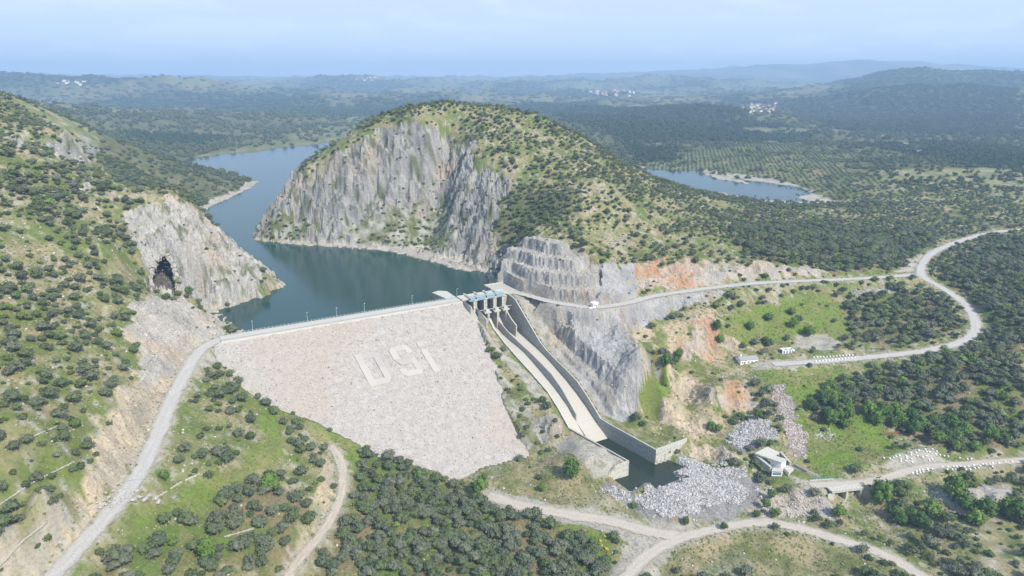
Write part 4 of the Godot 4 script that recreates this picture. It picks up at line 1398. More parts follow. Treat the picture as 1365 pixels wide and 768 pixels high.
func sow() -> void:
	for c in KEEP_CLEAR:
		var q := hit(c[0], c[1])
		clear_spots.append(Vector3(q.x, q.y, c[2]))
	var f := 150.0
	var g := 4.7
	while f < 835.0:
		var half := 0.77 * f + 110.0
		var row := int(f / g)
		var x := -half + (row % 2) * g * 0.5
		while x < half:
			var px_ := x + rng.randf_range(-1.7, 1.7)
			var pf_ := f + rng.randf_range(-1.7, 1.7)
			x += g
			var z := zone_at(px_, pf_)
			if z == DAM or z == GRAVEL: continue
			var p := 0.0
			var kind := "olive"
			var size := 2.2
			var bushy := rng.randf()
			var clump := clampf((0.84 if px_ < -150.0 or pf_ > 520.0 else 0.68) + n_c.get_noise_2d(px_ * 2.0, pf_ * 2.0) * 0.9 + n_a.get_noise_2d(px_, pf_) * 0.9, 0.05, 1.15)
			match z:
				SCRUB:
					p = 0.98 * clump
					kind = "olive" if bushy < 0.5 else "bush"
					size = rng.randf_range(1.5, 3.3) if kind == "olive" else rng.randf_range(0.8, 2.3)
					if pf_ > 480.0: size *= 0.85
				GROVE:
					p = 0.9
					size = rng.randf_range(1.9, 3.6)
					if bushy > 0.9:
						kind = "bush"
						size = rng.randf_range(1.2, 2.2)
				ROCK:
					p = 0.24 if pf_ > 540.0 else 0.1
					kind = "bush"
					size = rng.randf_range(0.8, 1.7)
				THICK:
					p = 0.97
					kind = "bush" if bushy < 0.7 else "olive"
					size = rng.randf_range(1.6, 2.7)
				HEATH:
					p = 0.62 * clump
					kind = "bush"
					size = rng.randf_range(1.0, 2.3)
				DRY:
					p = 0.55 * clump if pf_ > 440.0 else 0.02
					kind = "bush"
					size = rng.randf_range(0.9, 1.9)
				LUSH:
					p = 0.10 * clump
					kind = "olive" if bushy < 0.4 else "bush"
					size = rng.randf_range(0.9, 2.2)
				BARE:
					p = 0.13
					kind = "bush"
					size = rng.randf_range(0.8, 1.9)
				TAN, RED, SCREE, BENCH, LOWCUT:
					p = 0.045
					kind = "bush"
					size = rng.randf_range(0.7, 1.5)
				RIPRAP:
					p = 0.02
					kind = "bush"
					size = rng.randf_range(0.8, 1.4)
				SHORE:
					p = 0.05
					kind = "bush"
					size = rng.randf_range(0.6, 1.2)
				_: p = 0.3
			if px_ > -150.0 and px_ < -60.0 and pf_ < 330.0: p *= 0.8
			if rng.randf() > p: continue
			if road_at(px_, pf_) < size * 0.8 + 0.8: continue
			if on_works(px_, pf_): continue
			var shut := false
			for c in clear_spots:
				if Vector2(px_ - c.x, pf_ - c.y).length() < c.z: shut = true
			if shut: continue
			var h := ground(px_, pf_)
			if h < 0.6 and pf_ > f_line(px_) - 2.0: continue
			spots[kind].append([Vector3(px_, h, -pf_), size])
		f += g
	# broad-leaved trees along the gully, the stream and by the house: [u, v of the foot, radius]
	for t in [[762, 639, 3.6], [1174, 672, 4.2], [1118, 690, 2.6], [1270, 668, 4.4], [1285, 680, 3.6], [1312, 690, 3.8], [1240, 690, 3.2], [1215, 695, 3.0], [1190, 692, 3.0], [1340, 688, 3.6], [1358, 695, 4.0], [1228, 706, 3.0], [1300, 700, 3.4], [1020, 676, 1.9], [1028, 664, 1.8], [1033, 690, 2.0], [1008, 690, 1.5], [845, 678, 1.4], [914, 700, 1.5], [722, 656, 1.6], [1200, 700, 2.4], [965, 706, 1.5], [958, 575, 1.8],
			[1024, 462, 2.4], [1000, 441, 2.4], [955, 440, 2.4], [960, 458, 2.2], [900, 485, 2.2], [888, 488, 2.6], [1058, 438, 2.6], [1055, 420, 2.4], [1078, 448, 3.2], [1064, 430, 2.2], [1024, 428, 2.4], [1010, 560, 2.2], [948, 575, 2.0], [905, 478, 2.2], [645, 640, 1.5], [560, 640, 2.2], [640, 660, 3.0], [360, 655, 3.3], [275, 745, 3.2], [220, 640, 1.8]]:
		var p := hit(t[0], t[1])
		spots.leafy.append([Vector3(p.x, p.z, -p.y), t[2] * 1.3])
	var gully := plan([[1072, 552], [1085, 528], [1110, 512], [1138, 546], [1200, 552], [1250, 562], [1300, 578], [1345, 592], [1318, 606], [1262, 600], [1200, 574], [1140, 572], [1090, 566]])
	var lo := gully[0]
	var hi := gully[0]
	for q in gully:
		lo = lo.min(q)
		hi = hi.max(q)
	var y := lo.y
	while y < hi.y:
		var x := lo.x
		while x < hi.x:
			var q := Vector2(x + rng.randf_range(-2, 2), y + rng.randf_range(-2, 2))
			x += 5.6
			if Geometry2D.is_point_in_polygon(q, gully) and rng.randf() < 0.85: spots.leafy.append([Vector3(q.x, ground(q.x, q.y), -q.y), rng.randf_range(2.8, 4.6)])
		y += 5.6

const TONES := {"olive": [Color(0.112, 0.130, 0.080), Color(0.095, 0.118, 0.070), Color(0.130, 0.145, 0.097), Color(0.100, 0.130, 0.060)],
	"bush": [Color(0.080, 0.106, 0.048), Color(0.068, 0.094, 0.043), Color(0.100, 0.122, 0.062), Color(0.090, 0.125, 0.042)],
	"leafy": [Color(0.095, 0.160, 0.036), Color(0.072, 0.130, 0.034), Color(0.120, 0.190, 0.040), Color(0.062, 0.110, 0.034)]}

const HUES := {"olive": ["grey-green", "dark grey-green", "silvery green", "fresh green"], "bush": ["dark green", "deep green", "grey-green", "mid green"], "leafy": ["green", "dark green", "bright yellow-green", "deep green"]}

func plant() -> void:
	sow()
	var call_ := {"olive": "olive_tree", "bush": "evergreen_shrub", "leafy": "broadleaf_tree"}
	var what := {"olive": "olive tree", "bush": "evergreen shrub", "leafy": "broad-leaved tree"}
	var cat := {"olive": "olive tree", "bush": "shrub", "leafy": "tree"}
	for kind in ["olive", "bush", "leafy"]:
		var list: Array = spots[kind]
		list.sort_custom(func(a, b): return a[0].distance_squared_to(Vector3(0, CAM_H, 0)) / (a[1] * a[1]) < b[0].distance_squared_to(Vector3(0, CAM_H, 0)) / (b[1] * b[1]))
		var near := []
		var crowns := []
		var trunks := []
		for k in 4:
			if kind == "olive": crowns.append(crown_mesh(100 + k, 7, 1.25, 260, 0.13))
			elif kind == "bush": crowns.append(crown_mesh(200 + k, 5, 1.0, 190, 0.16))
			else: crowns.append(crown_mesh(300 + k, 8, 1.9, 420, 0.12))
			trunks.append(trunk_mesh(400 + k, {"olive": 0.75, "bush": 0.4, "leafy": 0.9}[kind]))
		var mats := []
		for t in TONES[kind]: mats.append(leafy(t.r, t.g, t.b))
		var protos := []
		var rest := [[], [], [], []]
		var cols := [PackedColorArray(), PackedColorArray(), PackedColorArray(), PackedColorArray()]
		var made := 0
		for e in list:
			var p: Vector3 = e[0]
			var size: float = e[1]
			var uv := to_px(p.x, -p.z, p.y)
			var k := made % 4
			var lift: float = {"olive": 0.42, "bush": 0.0, "leafy": 0.3}[kind] * size
			if made < 292 and uv.x > 2 and uv.x < 1363 and uv.y > 2 and uv.y < 775:
				var o: Node3D
				var v := made % 16
				if v < protos.size():
					o = protos[v].duplicate()
					o.name = numbered(call_[kind])
					add_child(o)
				else:
					o = base(call_[kind], Vector3.ZERO)
					var c := put("crown", crowns[k], mats[(made / 4) % 4], o)
					c.position.y = {"olive": 0.42, "bush": 0.0, "leafy": 0.3}[kind]
					put("trunk", trunks[k], M.bark, o)
					protos.append(o)
				o.position = p
				o.rotation.y = rng.randf() * TAU
				o.scale = Vector3(size, size * rng.randf_range(0.85, 1.15), size)
				var at := where(p.x, -p.z)
				var big := "large " if size > {"olive": 2.9, "bush": 1.75, "leafy": 4.4}[kind] else ("small " if size < {"olive": 2.3, "bush": 1.25, "leafy": 3.2}[kind] else "")
				tag(o, big + HUES[kind][(v / 4) % 4] + " " + what[kind] + " " + at, cat[kind], cat[kind] + "s " + at)
				made += 1
			else:
				var q := rng.randi() % 4
				rest[q].append(Transform3D(Basis(Vector3.UP, rng.randf() * TAU).scaled(Vector3(size, size * rng.randf_range(0.8, 1.2), size)), p + Vector3(0, lift, 0)))
				var t: Color = TONES[kind][rng.randi() % 4] * rng.randf_range(0.72, 1.2)
				if rng.randf() < 0.1: t = t * Color(1.25, 1.4, 0.8)
				cols[q].append(t)
		for q in 4:
			if rest[q].size():
				var mesh: Mesh = crowns[q]
				var o := scatter({"olive": "olive_grove_foliage", "bush": "maquis_foliage", "leafy": "gully_foliage"}[kind], mesh, M.leaf, rest[q], cols[q])
				tag(o, {"olive": "mass of olive trees covering the farther slopes and groves", "bush": "mass of dark scrub bushes dotting the rocky slopes", "leafy": "mass of broad-leaved trees in the gully"}[kind], "foliage", "", "stuff")
		say("%s %d" % [kind, list.size()])
	far_woods()
	tufts()

func far_woods() -> void:
	var meshes := [crown_mesh(501, 4, 1.1, 40, 0.30), crown_mesh(502, 4, 1.3, 40, 0.30)]
	var xf := [[], []]
	var cols := [PackedColorArray(), PackedColorArray()]
	var f := 836.0
	while f < 8500.0:
		var g := f * 0.0085
		var half := 0.79 * f + 30.0
		var x := -half
		while x < half:
			var a := x + rng.randf_range(-0.5, 0.5) * g
			var b := f + rng.randf_range(-0.5, 0.5) * g
			x += g
			var z := zone_at(a, b)
			var p := 0.62 * clampf(0.7 + n_c.get_noise_2d(a * 0.6, b * 0.6) * 1.2 + n_a.get_noise_2d(a * 0.5, b * 0.5) * 0.8, 0.1, 1.2)
			var t := Color(0.085, 0.108, 0.055)
			if z == PINES:
				p = 0.97
				t = Color(0.042, 0.068, 0.032)
			elif z == FIELDS: p = 0.16 if f > 1500.0 else 0.05
			elif z == BARE: p = 0.15
			elif z == SHORE: p = 0.1
			if f > 3000.0: p *= 0.85
			if rng.randf() > p: continue
			var h := ground(a, b)
			if h < 1.0: continue
			var size := clampf(g * rng.randf_range(0.36, 0.56), 2.2, 16.0)
			var k := rng.randi() % 2
			xf[k].append(Transform3D(Basis(Vector3.UP, rng.randf() * TAU).scaled(Vector3(size, minf(size, 7.0) * rng.randf_range(0.8, 1.2), size)), Vector3(a, h - 0.3, -b)))
			cols[k].append(t * rng.randf_range(0.8, 1.2))
		f += g
	var row := 0
	for y in range(700, 1500, 9):              # orchard rows on the open plots beyond the hill
		row += 1
		for c in range(0, 190):
			var a := 60.0 + c * 7.5 + row * 2.2 + rng.randf_range(-0.8, 0.8)
			var b := float(y) + c * 1.3 + rng.randf_range(-0.8, 0.8)
			if absf(a) > 0.78 * b or zone_at(a, b) != FIELDS or rng.randf() > 0.86: continue
			var size := rng.randf_range(1.6, 2.5)
			xf[c % 2].append(Transform3D(Basis(Vector3.UP, rng.randf() * TAU).scaled(Vector3(size, size, size)), Vector3(a, ground(a, b) - 0.2, -b)))
			cols[c % 2].append(Color(0.10, 0.125, 0.065) * rng.randf_range(0.8, 1.2))
	for k in 2:
		var o := scatter("distant_forest", meshes[k], M.leaf, xf[k], cols[k])
		tag(o, "far woods and groves spreading over the hazy hills", "forest", "", "stuff")
	say("far %d" % (xf[0].size() + xf[1].size()))

func tufts() -> void:
	# low herbs and stones that break up the bare ground
	var herb := crown_mesh(601, 2, 0.7, 26, 0.34, 0)
	var stones := [stone_mesh(71), stone_mesh(72)]
	var hx := []
	var hc := PackedColorArray()
	var sx := [[], []]
	var sc := [PackedColorArray(), PackedColorArray()]
	for k in 130000:
		var f := 150.0 + 560.0 * pow(rng.randf(), 0.8)
		var x := rng.randf_range(-1.0, 1.0) * (0.77 * f + 10.0)
		var z := zone_at(x, f)
		if z == DAM: continue
		var h := ground(x, f)
		if f > f_line(x) and h < 0.4: continue
		if on_works(x, f) and z != GRAVEL: continue
		var road := road_at(x, f)
		if road < 0.6: continue
		var rocky := {SCRUB: 0.32, ROCK: 0.85, BENCH: 0.95, LOWCUT: 0.95, TAN: 0.8, DRY: 0.2, LUSH: 0.05, GRAVEL: 0.8, RED: 0.8, GROVE: 0.08, SCREE: 0.95, SHORE: 1.0, HEATH: 0.5, RIPRAP: 1.0}.get(z, 0.3) as float
		if rng.randf() < rocky:
			var size := rng.randf_range(0.2, 0.6) if rng.randf() < 0.93 else rng.randf_range(0.6, 1.5)
			if z == GRAVEL: size *= 0.4
			var t := rng.randi() % 2
			sx[t].append(Transform3D(spin(size, 0.7), Vector3(x, h + size * 0.12, -f)))
			var g := rng.randf_range(0.3, 0.5)
			sc[t].append(Color(g, g * 0.95, g * 0.9) if z != TAN and z != RED else Color(g, g * 0.85, g * 0.68))
		else:
			var size := rng.randf_range(0.25, 0.75)
			if z == GRAVEL: size *= 0.6
			hx.append(Transform3D(Basis(Vector3.UP, rng.randf() * TAU).scaled(Vector3(size, size * 0.7, size)), Vector3(x, h, -f)))
			hc.append(Color(0.13, 0.17, 0.05).lerp(Color(0.30, 0.26, 0.14), rng.randf() * 0.8) * rng.randf_range(0.8, 1.2))
	tag(scatter("undergrowth", herb, M.leaf, hx, hc), "low herbs and grass tussocks between the trees", "undergrowth", "", "stuff")
	for t in 2: tag(scatter("loose_rubble", stones[t], M.stone, sx[t], sc[t]), "loose pale stones strewn over slopes and cuttings", "rubble", "", "stuff")
	# the rubble fields below the basin
	var bx := [[], []]
	var bc := [PackedColorArray(), PackedColorArray()]
	var fields := [[[903, 600], [962, 621], [1024, 636], [1032, 690], [985, 699], [882, 699], [840, 668], [880, 640]], [[964, 582], [1004, 556], [1030, 566], [1030, 588], [985, 600]], [[1030, 515], [1045, 512], [1052, 530], [1060, 555], [1076, 585], [1082, 600], [1062, 611], [1050, 590], [1043, 560], [1029, 540]], [[805, 645], [845, 660], [885, 690], [900, 698], [860, 688], [800, 655]], [[1085, 575], [1110, 572], [1112, 582], [1088, 588]], [[1010, 650], [1080, 655], [1120, 690], [1020, 690]], [[1130, 390], [1190, 378], [1198, 388], [1140, 397]]]
	var many := [11500, 1800, 2000, 520, 110, 500, 500]
	for w in fields.size():
		var poly := plan(fields[w])
		var lo := poly[0]
		var hi := poly[0]
		for q in poly:
			lo = lo.min(q)
			hi = hi.max(q)
		var left: int = many[w]
		for k in 40000:
			if left <= 0: break
			var q := Vector2(rng.randf_range(lo.x, hi.x), rng.randf_range(lo.y, hi.y))
			if not Geometry2D.is_point_in_polygon(q + Vector2(n_b.get_noise_2d(q.x * 1.5, q.y * 1.5), n_b.get_noise_2d(q.y * 1.5, q.x * 1.5)) * 7.0, poly): continue
			left -= 1
			if ground(q.x, q.y) < -48.9 and w in [0, 3]: continue
			var size := rng.randf_range(0.45, 1.1) if rng.randf() < 0.93 else rng.randf_range(1.1, 1.8)
			var t := k % 2
			bx[t].append(Transform3D(spin(size, 0.75), Vector3(q.x, ground(q.x, q.y) + size * 0.15, -q.y)))
			var g := rng.randf_range(0.22, 0.44)
			bc[t].append(Color(g, g * 0.955, g * 0.94) if w != 2 else Color(g, g * 0.86, g * 0.78))
	for t in 2: tag(scatter("rubble", stones[t], M.stone, bx[t], bc[t]), "field of grey boulders below the stilling basin and along the gully", "rubble", "", "stuff")
	say("tufts")

# ---------------------------------------------------------------- buildings and small things
class Frame:                               # a plan frame: origin, x along the front, z towards the back
	var o: Vector3
	var ex: Vector3
	var ez: Vector3
	func p(x: float, y: float, z: float) -> Vector3:
		return o + ex * x + ez * z + Vector3(0, y, 0)

func frame(ua: float, va: float, ub: float, vb: float) -> Frame:
	var a := w3(hit(ua, va))
	var b := w3(hit(ub, vb))
	b.y = a.y
	var f := Frame.new()
	f.o = a
	f.ex = (b - a).normalized()
	f.ez = Vector3.UP.cross(f.ex) * 1.0
	if f.ez.z > 0.0: f.ez = -f.ez
	return f

func block(o: Node, called: String, f: Frame, x0: float, x1: float, y0: float, y1: float, z0: float, z1: float, m: Material, org: Vector3) -> MeshInstance3D:
	var b := Solid.new()
	b.origin = org
	b.slab([f.p(x0, y1, z0), f.p(x1, y1, z0), f.p(x1, y1, z1), f.p(x0, y1, z1)], y1 - y0)
	return put(called, b.done(), m, o)

func gable(o: Node, f: Frame, w: float, dp: float, eave: float, ridge: float, over: float, m: Material, org: Vector3) -> MeshInstance3D:
	var b := Solid.new()
	b.origin = org
	var t := 0.18
	var a0 := f.p(-over, eave, -over)
	var a1 := f.p(w + over, eave, -over)
	var r0 := f.p(-over, ridge, dp * 0.5)
	var r1 := f.p(w + over, ridge, dp * 0.5)
	var c0 := f.p(-over, eave, dp + over)
	var c1 := f.p(w + over, eave, dp + over)
	var up := Vector3(0, t, 0)
	b.prism([a0 + up, a1 + up, r1 + up, r0 + up], [a0, a1, r1, r0])
	b.prism([r0 + up, r1 + up, c1 + up, c0 + up], [r0, r1, c1, c0])
	return put("roof", b.done(), m, o)

func walls(o: Node, f: Frame, w: float, dp: float, eave: float, ridge: float, m: Material, org: Vector3) -> void:
	var b := Solid.new()
	b.origin = org
	b.prism([f.p(0, eave, 0), f.p(w, eave, 0), f.p(w, eave, dp), f.p(0, eave, dp)], [f.p(0, -1, 0), f.p(w, -1, 0), f.p(w, -1, dp), f.p(0, -1, dp)])
	for x in [0.02, w - 0.02]: b.tri(f.p(x, eave, 0), f.p(x, ridge, dp * 0.5), f.p(x, eave, dp))
	put("wall", b.done(), m, o)

func window(o: Node, f: Frame, x: float, y: float, w: float, h: float, org: Vector3) -> void:
	var n := block(o, "window", f, x, x + w, y, y + h, -0.06, 0.1, M.trim, org)
	block(n, "pane", f, x + 0.1, x + w - 0.1, y + 0.1, y + h - 0.1, -0.08, 0.0, M.glass, org)

func build_house() -> void:
	var f := frame(987, 487, 1009, 482)
	var o := base("white_house", f.o)
	tag(o, "small white house with a grey pitched roof at the road end", "house")
	walls(o, f, 12.0, 6.5, 3.0, 4.3, M.white, f.o)
	gable(o, f, 12.0, 6.5, 3.02, 4.34, 0.35, M.roof, f.o)
	var d := block(o, "door", f, 2.2, 3.3, 0.0, 2.1, -0.07, 0.1, M.door, f.o)
	block(d, "handle", f, 3.1, 3.2, 1.0, 1.1, -0.13, -0.07, M.steel, f.o)
	for x in [0.7, 5.0, 7.2, 10.0]: window(o, f, x, 1.1, 1.1, 1.1, f.o)
	block(o, "chimney", f, 2.0, 2.7, 3.6, 5.2, 4.2, 4.9, M.white, f.o)
	var s := base("water_shed", f.p(0.5, 0, 10.0))
	tag(s, "tiny white shed behind the pitched-roof house", "shed")
	block(s, "wall", f, -0.6, 2.0, -0.8, 2.6, 9.0, 11.4, M.white, s.position)
	block(s, "roof", f, -0.8, 2.2, 2.62, 2.85, 8.8, 11.6, M.roof, s.position)
	block(s, "door", f, 0.2, 1.1, 0.0, 1.9, 8.95, 9.1, M.door, s.position)

func build_hut() -> void:
	var f := frame(1043, 472, 1058, 468.5)
	var o := base("roofless_hut", f.o)
	tag(o, "low roofless hut with white walls and blue panels", "hut")
	var w := 8.2
	for r in [[0.0, w, 0.0, 0.25], [0.0, w, 3.6, 3.85], [0.0, 0.25, 0.25, 3.6], [w - 0.25, w, 0.25, 3.6], [3.9, 4.1, 0.25, 3.6]]:
		block(o, "wall", f, r[0], r[1], -0.6, 2.5, r[2], r[3], M.white, f.o)
	for x in [0.6, 2.6, 4.6, 6.4]: block(o, "panel", f, x, x + 1.1, 0.3, 2.1, -0.07, 0.05, M.bluepaint, f.o)
	block(o, "panel", f, -0.06, 0.05, 0.0, 2.2, 0.6, 3.2, M.bluepaint, f.o)

func build_guard_hut() -> void:
	var f := frame(791, 411.5, 800, 410)
	f.o.y = 5.0
	var o := base("guard_hut", f.o)
	tag(o, "white flat-roofed guard hut standing beside the terrace road", "hut")
	block(o, "wall", f, 0, 3.4, 0, 2.9, 0, 3.0, M.white, f.o)
	block(o, "roof", f, -0.3, 3.7, 2.92, 3.2, -0.3, 3.3, M.white, f.o)
	block(o, "door", f, 2.1, 3.0, 0.05, 2.1, -0.06, 0.1, M.door, f.o)
	window(o, f, 0.4, 1.1, 1.2, 1.0, f.o)
	block(o, "step", f, -2.6, -0.3, 0.0, 0.6, 0.3, 1.4, M.white, f.o)

func pxslab(o: Node, called: String, pts: Array, thick: float, m: Material, org: Vector3) -> void:
	var b := Solid.new()
	b.origin = org
	var t: PackedVector3Array = []
	for p in pts: t.append(w3(at_h(p[0], p[1], p[2])))
	b.slab(t, thick)
	put(called, b.done(), m, o)

func build_powerhouse() -> void:
	var g := w3(at_h(1035, 622, -46.0))
	var o := base("valve_house", g)
	tag(o, "white concrete valve house with flat roofs beside the stream", "building")
	pxslab(o, "sloped_slab", [[1006, 604, -41.8], [1023, 595.5, -40.6], [1039, 603, -41.2], [1027, 611.5, -42.4]], 0.8, M.pale, g)
	pxslab(o, "roof", [[1026.5, 611.5, -42.2], [1033, 607, -42.0], [1049.5, 612.5, -42.0], [1042.5, 617, -42.2]], 0.35, M.pale, g)
	pxslab(o, "wall", [[1027.6, 611.6, -42.6], [1033.2, 607.8, -42.6], [1048.4, 612.7, -42.6], [1042, 616.6, -42.6]], 5.5, M.white, g)
	pxslab(o, "annex_roof", [[1028.5, 628, -45.6], [1030.5, 623.5, -45.6], [1045, 624, -45.6], [1043.5, 628.5, -45.6]], 0.3, M.pale, g)
	pxslab(o, "annex", [[1029.4, 627.9, -45.95], [1031, 624.2, -45.95], [1044, 624.5, -45.95], [1042.8, 628.2, -45.95]], 3.0, M.white, g)
	pxslab(o, "panel", [[1031, 630.6, -46.9], [1031, 630.2, -46.9], [1042, 630.6, -46.9], [1042, 631, -46.9]], 1.0, M.bluepaint, g)
	pxslab(o, "platform", [[1044, 622.5, -46.3], [1050, 620, -46.3], [1058.5, 624.5, -46.3], [1051.5, 630, -46.3]], 2.2, M.pale, g)
	pxslab(o, "wing_wall", [[1005.5, 606, -43.0], [1008, 604.5, -43.0], [1029, 622, -45.0], [1026.5, 623, -45.0]], 3.5, M.concrete, g)
	pxslab(o, "wing_wall", [[1039.5, 602.5, -42.6], [1041.5, 601.5, -42.6], [1055, 616, -45.0], [1053, 617, -45.0]], 3.5, M.concrete, g)
	pxslab(o, "door", [[1044.2, 617.6, -43.8], [1044, 617.2, -43.8], [1047, 615.4, -43.8], [1047.2, 615.8, -43.8]], 2.4, M.bluepaint, g)
	# outlet channel wall and green railing beside the road
	var c := Solid.new()
	var p := [w3(hit(1058, 622)), w3(hit(1075, 631)), w3(hit(1092, 638))]
	var r := base("channel_wall", p[1])
	tag(r, "dark concrete retaining wall of the outlet channel", "wall", "", "thing")
	c.origin = p[1]
	for k in 2:
		var t := (p[k + 1] - p[k]) as Vector3
		var n := Vector3(t.z, 0, -t.x).normalized() * 0.5
		var up := Vector3(0, 1.6, 0)
		var dn := Vector3(0, -3, 0)
		c.prism([p[k] + up, p[k + 1] + up, p[k + 1] + up + n, p[k] + up + n], [p[k] + dn, p[k + 1] + dn, p[k + 1] + dn + n, p[k] + dn + n])
	put("wall_face", c.done(), M.concrete, r)
	var a := w3(hit(1079, 641))
	var e := w3(hit(1111, 639))
	var q := base("green_railing", (a + e) * 0.5)
	tag(q, "green steel railing on a pale kerb above the outlet channel", "railing")
	for k in 9:
		var s := Solid.new()
		s.origin = q.position
		var at := a.lerp(e, k / 8.0)
		s.rod(at - Vector3(0, 0.3, 0), at + Vector3(0, 1.7, 0), 0.09, 0.09, 5)
		put("post", s.done(), M.green, q)
	for y in [0.9, 1.65]:
		var s := Solid.new()
		s.origin = q.position
		s.rod(a + Vector3(0, y, 0), e + Vector3(0, y, 0), 0.08, 0.08, 5)
		put("rail", s.done(), M.green, q)
	var s := Solid.new()
	s.origin = q.position
	var n := (e - a).normalized().cross(Vector3.UP) * 0.4
	s.slab([a + n + Vector3(0, 0.35, 0), e + n + Vector3(0, 0.35, 0), e - n + Vector3(0, 0.35, 0), a - n + Vector3(0, 0.35, 0)], 1.2)
	put("kerb", s.done(), M.pale, q)

func build_culvert() -> void:
	var a := w3(at_h(1110, 655, -48.4))
	var b := w3(at_h(1149, 650, -48.4))
	var f := Frame.new()
	f.o = a
	f.ex = (b - a).normalized()
	f.ez = Vector3(f.ex.z, 0, -f.ex.x)
	if f.ez.z > 0: f.ez = -f.ez
	var w := a.distance_to(b)
	var o := base("culvert_bridge", a)
	tag(o, "concrete culvert bridge with two dark openings under the stream road", "bridge")
	block(o, "deck", f, -0.6, w + 0.6, -0.9, 0.1, -0.6, 3.4, M.pale, a)
	block(o, "kerb", f, -0.6, w + 0.6, 0.1, 0.5, -0.6, -0.1, M.pale, a)
	for x in [0.0, w * 0.47, w - 1.0]: block(o, "pier", f, x, x + 1.1, -5.5, -0.92, -0.4, 3.2, M.pale, a)
	block(o, "shade_backing", f, 0.2, w - 0.2, -5.5, -0.92, 3.2, 3.5, M.gate, a)  # dark sheet closing both openings, shade of the passage put into its colour
	block(o, "wing_wall", f, -2.6, 0.0, -5.0, -1.2, -0.6, 0.1, M.pale, a)

func build_hives() -> void:
	var proto := base("beehive", Vector3.ZERO)
	var b := Solid.new()
	b.box(Vector3(0, 0.42, 0), Vector3(0.62, 0.5, 0.72))
	put("hive_body", b.done(), M.hive, proto)
	b = Solid.new()
	b.box(Vector3(0, 0.73, 0), Vector3(0.72, 0.1, 0.82))
	put("lid", b.done(), M.hive, proto)
	b = Solid.new()
	for k in [[-0.22, -0.28], [0.22, -0.28], [-0.22, 0.28], [0.22, 0.28]]: b.box(Vector3(k[0], 0.08, k[1]), Vector3(0.08, 0.2, 0.08))
	put("stand", b.done(), M.bark, proto)
	var at := []
	for p in [[232, 312], [280, 315], [310, 310], [328, 300], [358, 293], [412, 298], [370, 322], [370, 340], [407, 335], [418, 318], [455, 320], [462, 346], [452, 290], [452, 272], [492, 270], [505, 297], [515, 252], [568, 243], [578, 262], [603, 265], [625, 240], [600, 328], [622, 322], [545, 305], [575, 297], [650, 280], [660, 258], [686, 287], [720, 295], [752, 300], [845, 312], [907, 320], [938, 320],
			[465, 437], [497, 422], [500, 440], [520, 412], [527, 430], [545, 408], [552, 425], [583, 398], [588, 412], [625, 405], [703, 382], [745, 405], [750, 385], [787, 405], [795, 383], [812, 405], [820, 382], [850, 383], [855, 410], [885, 387], [895, 407], [915, 382], [930, 405], [957, 370], [968, 395], [998, 392], [1010, 377], [1030, 362], [1060, 365], [1090, 360], [1112, 355], [1110, 382], [1128, 428], [1163, 352], [1213, 342], [1222, 442], [1270, 340]]:
		at.append([1140 + p[0] / 6.07, 560 + p[1] / 6.07, 0])
	for k in 13:
		at.append([1085 + k * 4.3, 477.4 - k * 0.25, 1])
		at.append([1088 + k * 4.3, 482.6 - k * 0.42, 1])
	for k in at.size():
		var o: Node3D = proto
		if k > 0:
			o = proto.duplicate()
			o.name = numbered("beehive")
			add_child(o)
		o.position = w3(hit(at[k][0], at[k][1]))
		o.rotation.y = 0.3 + rng.randf_range(-0.3, 0.3)
		var big := 0.9 if at[k][2] == 0 else 1.05
		o.scale = Vector3(big, big, big)
		if at[k][2] == 0: tag(o, "white wooden beehive box beside the stream road", "beehive", "beehives by the stream road")
		else: tag(o, "white wooden beehive box in the double row near the white house", "beehive", "beehives in rows near the house")

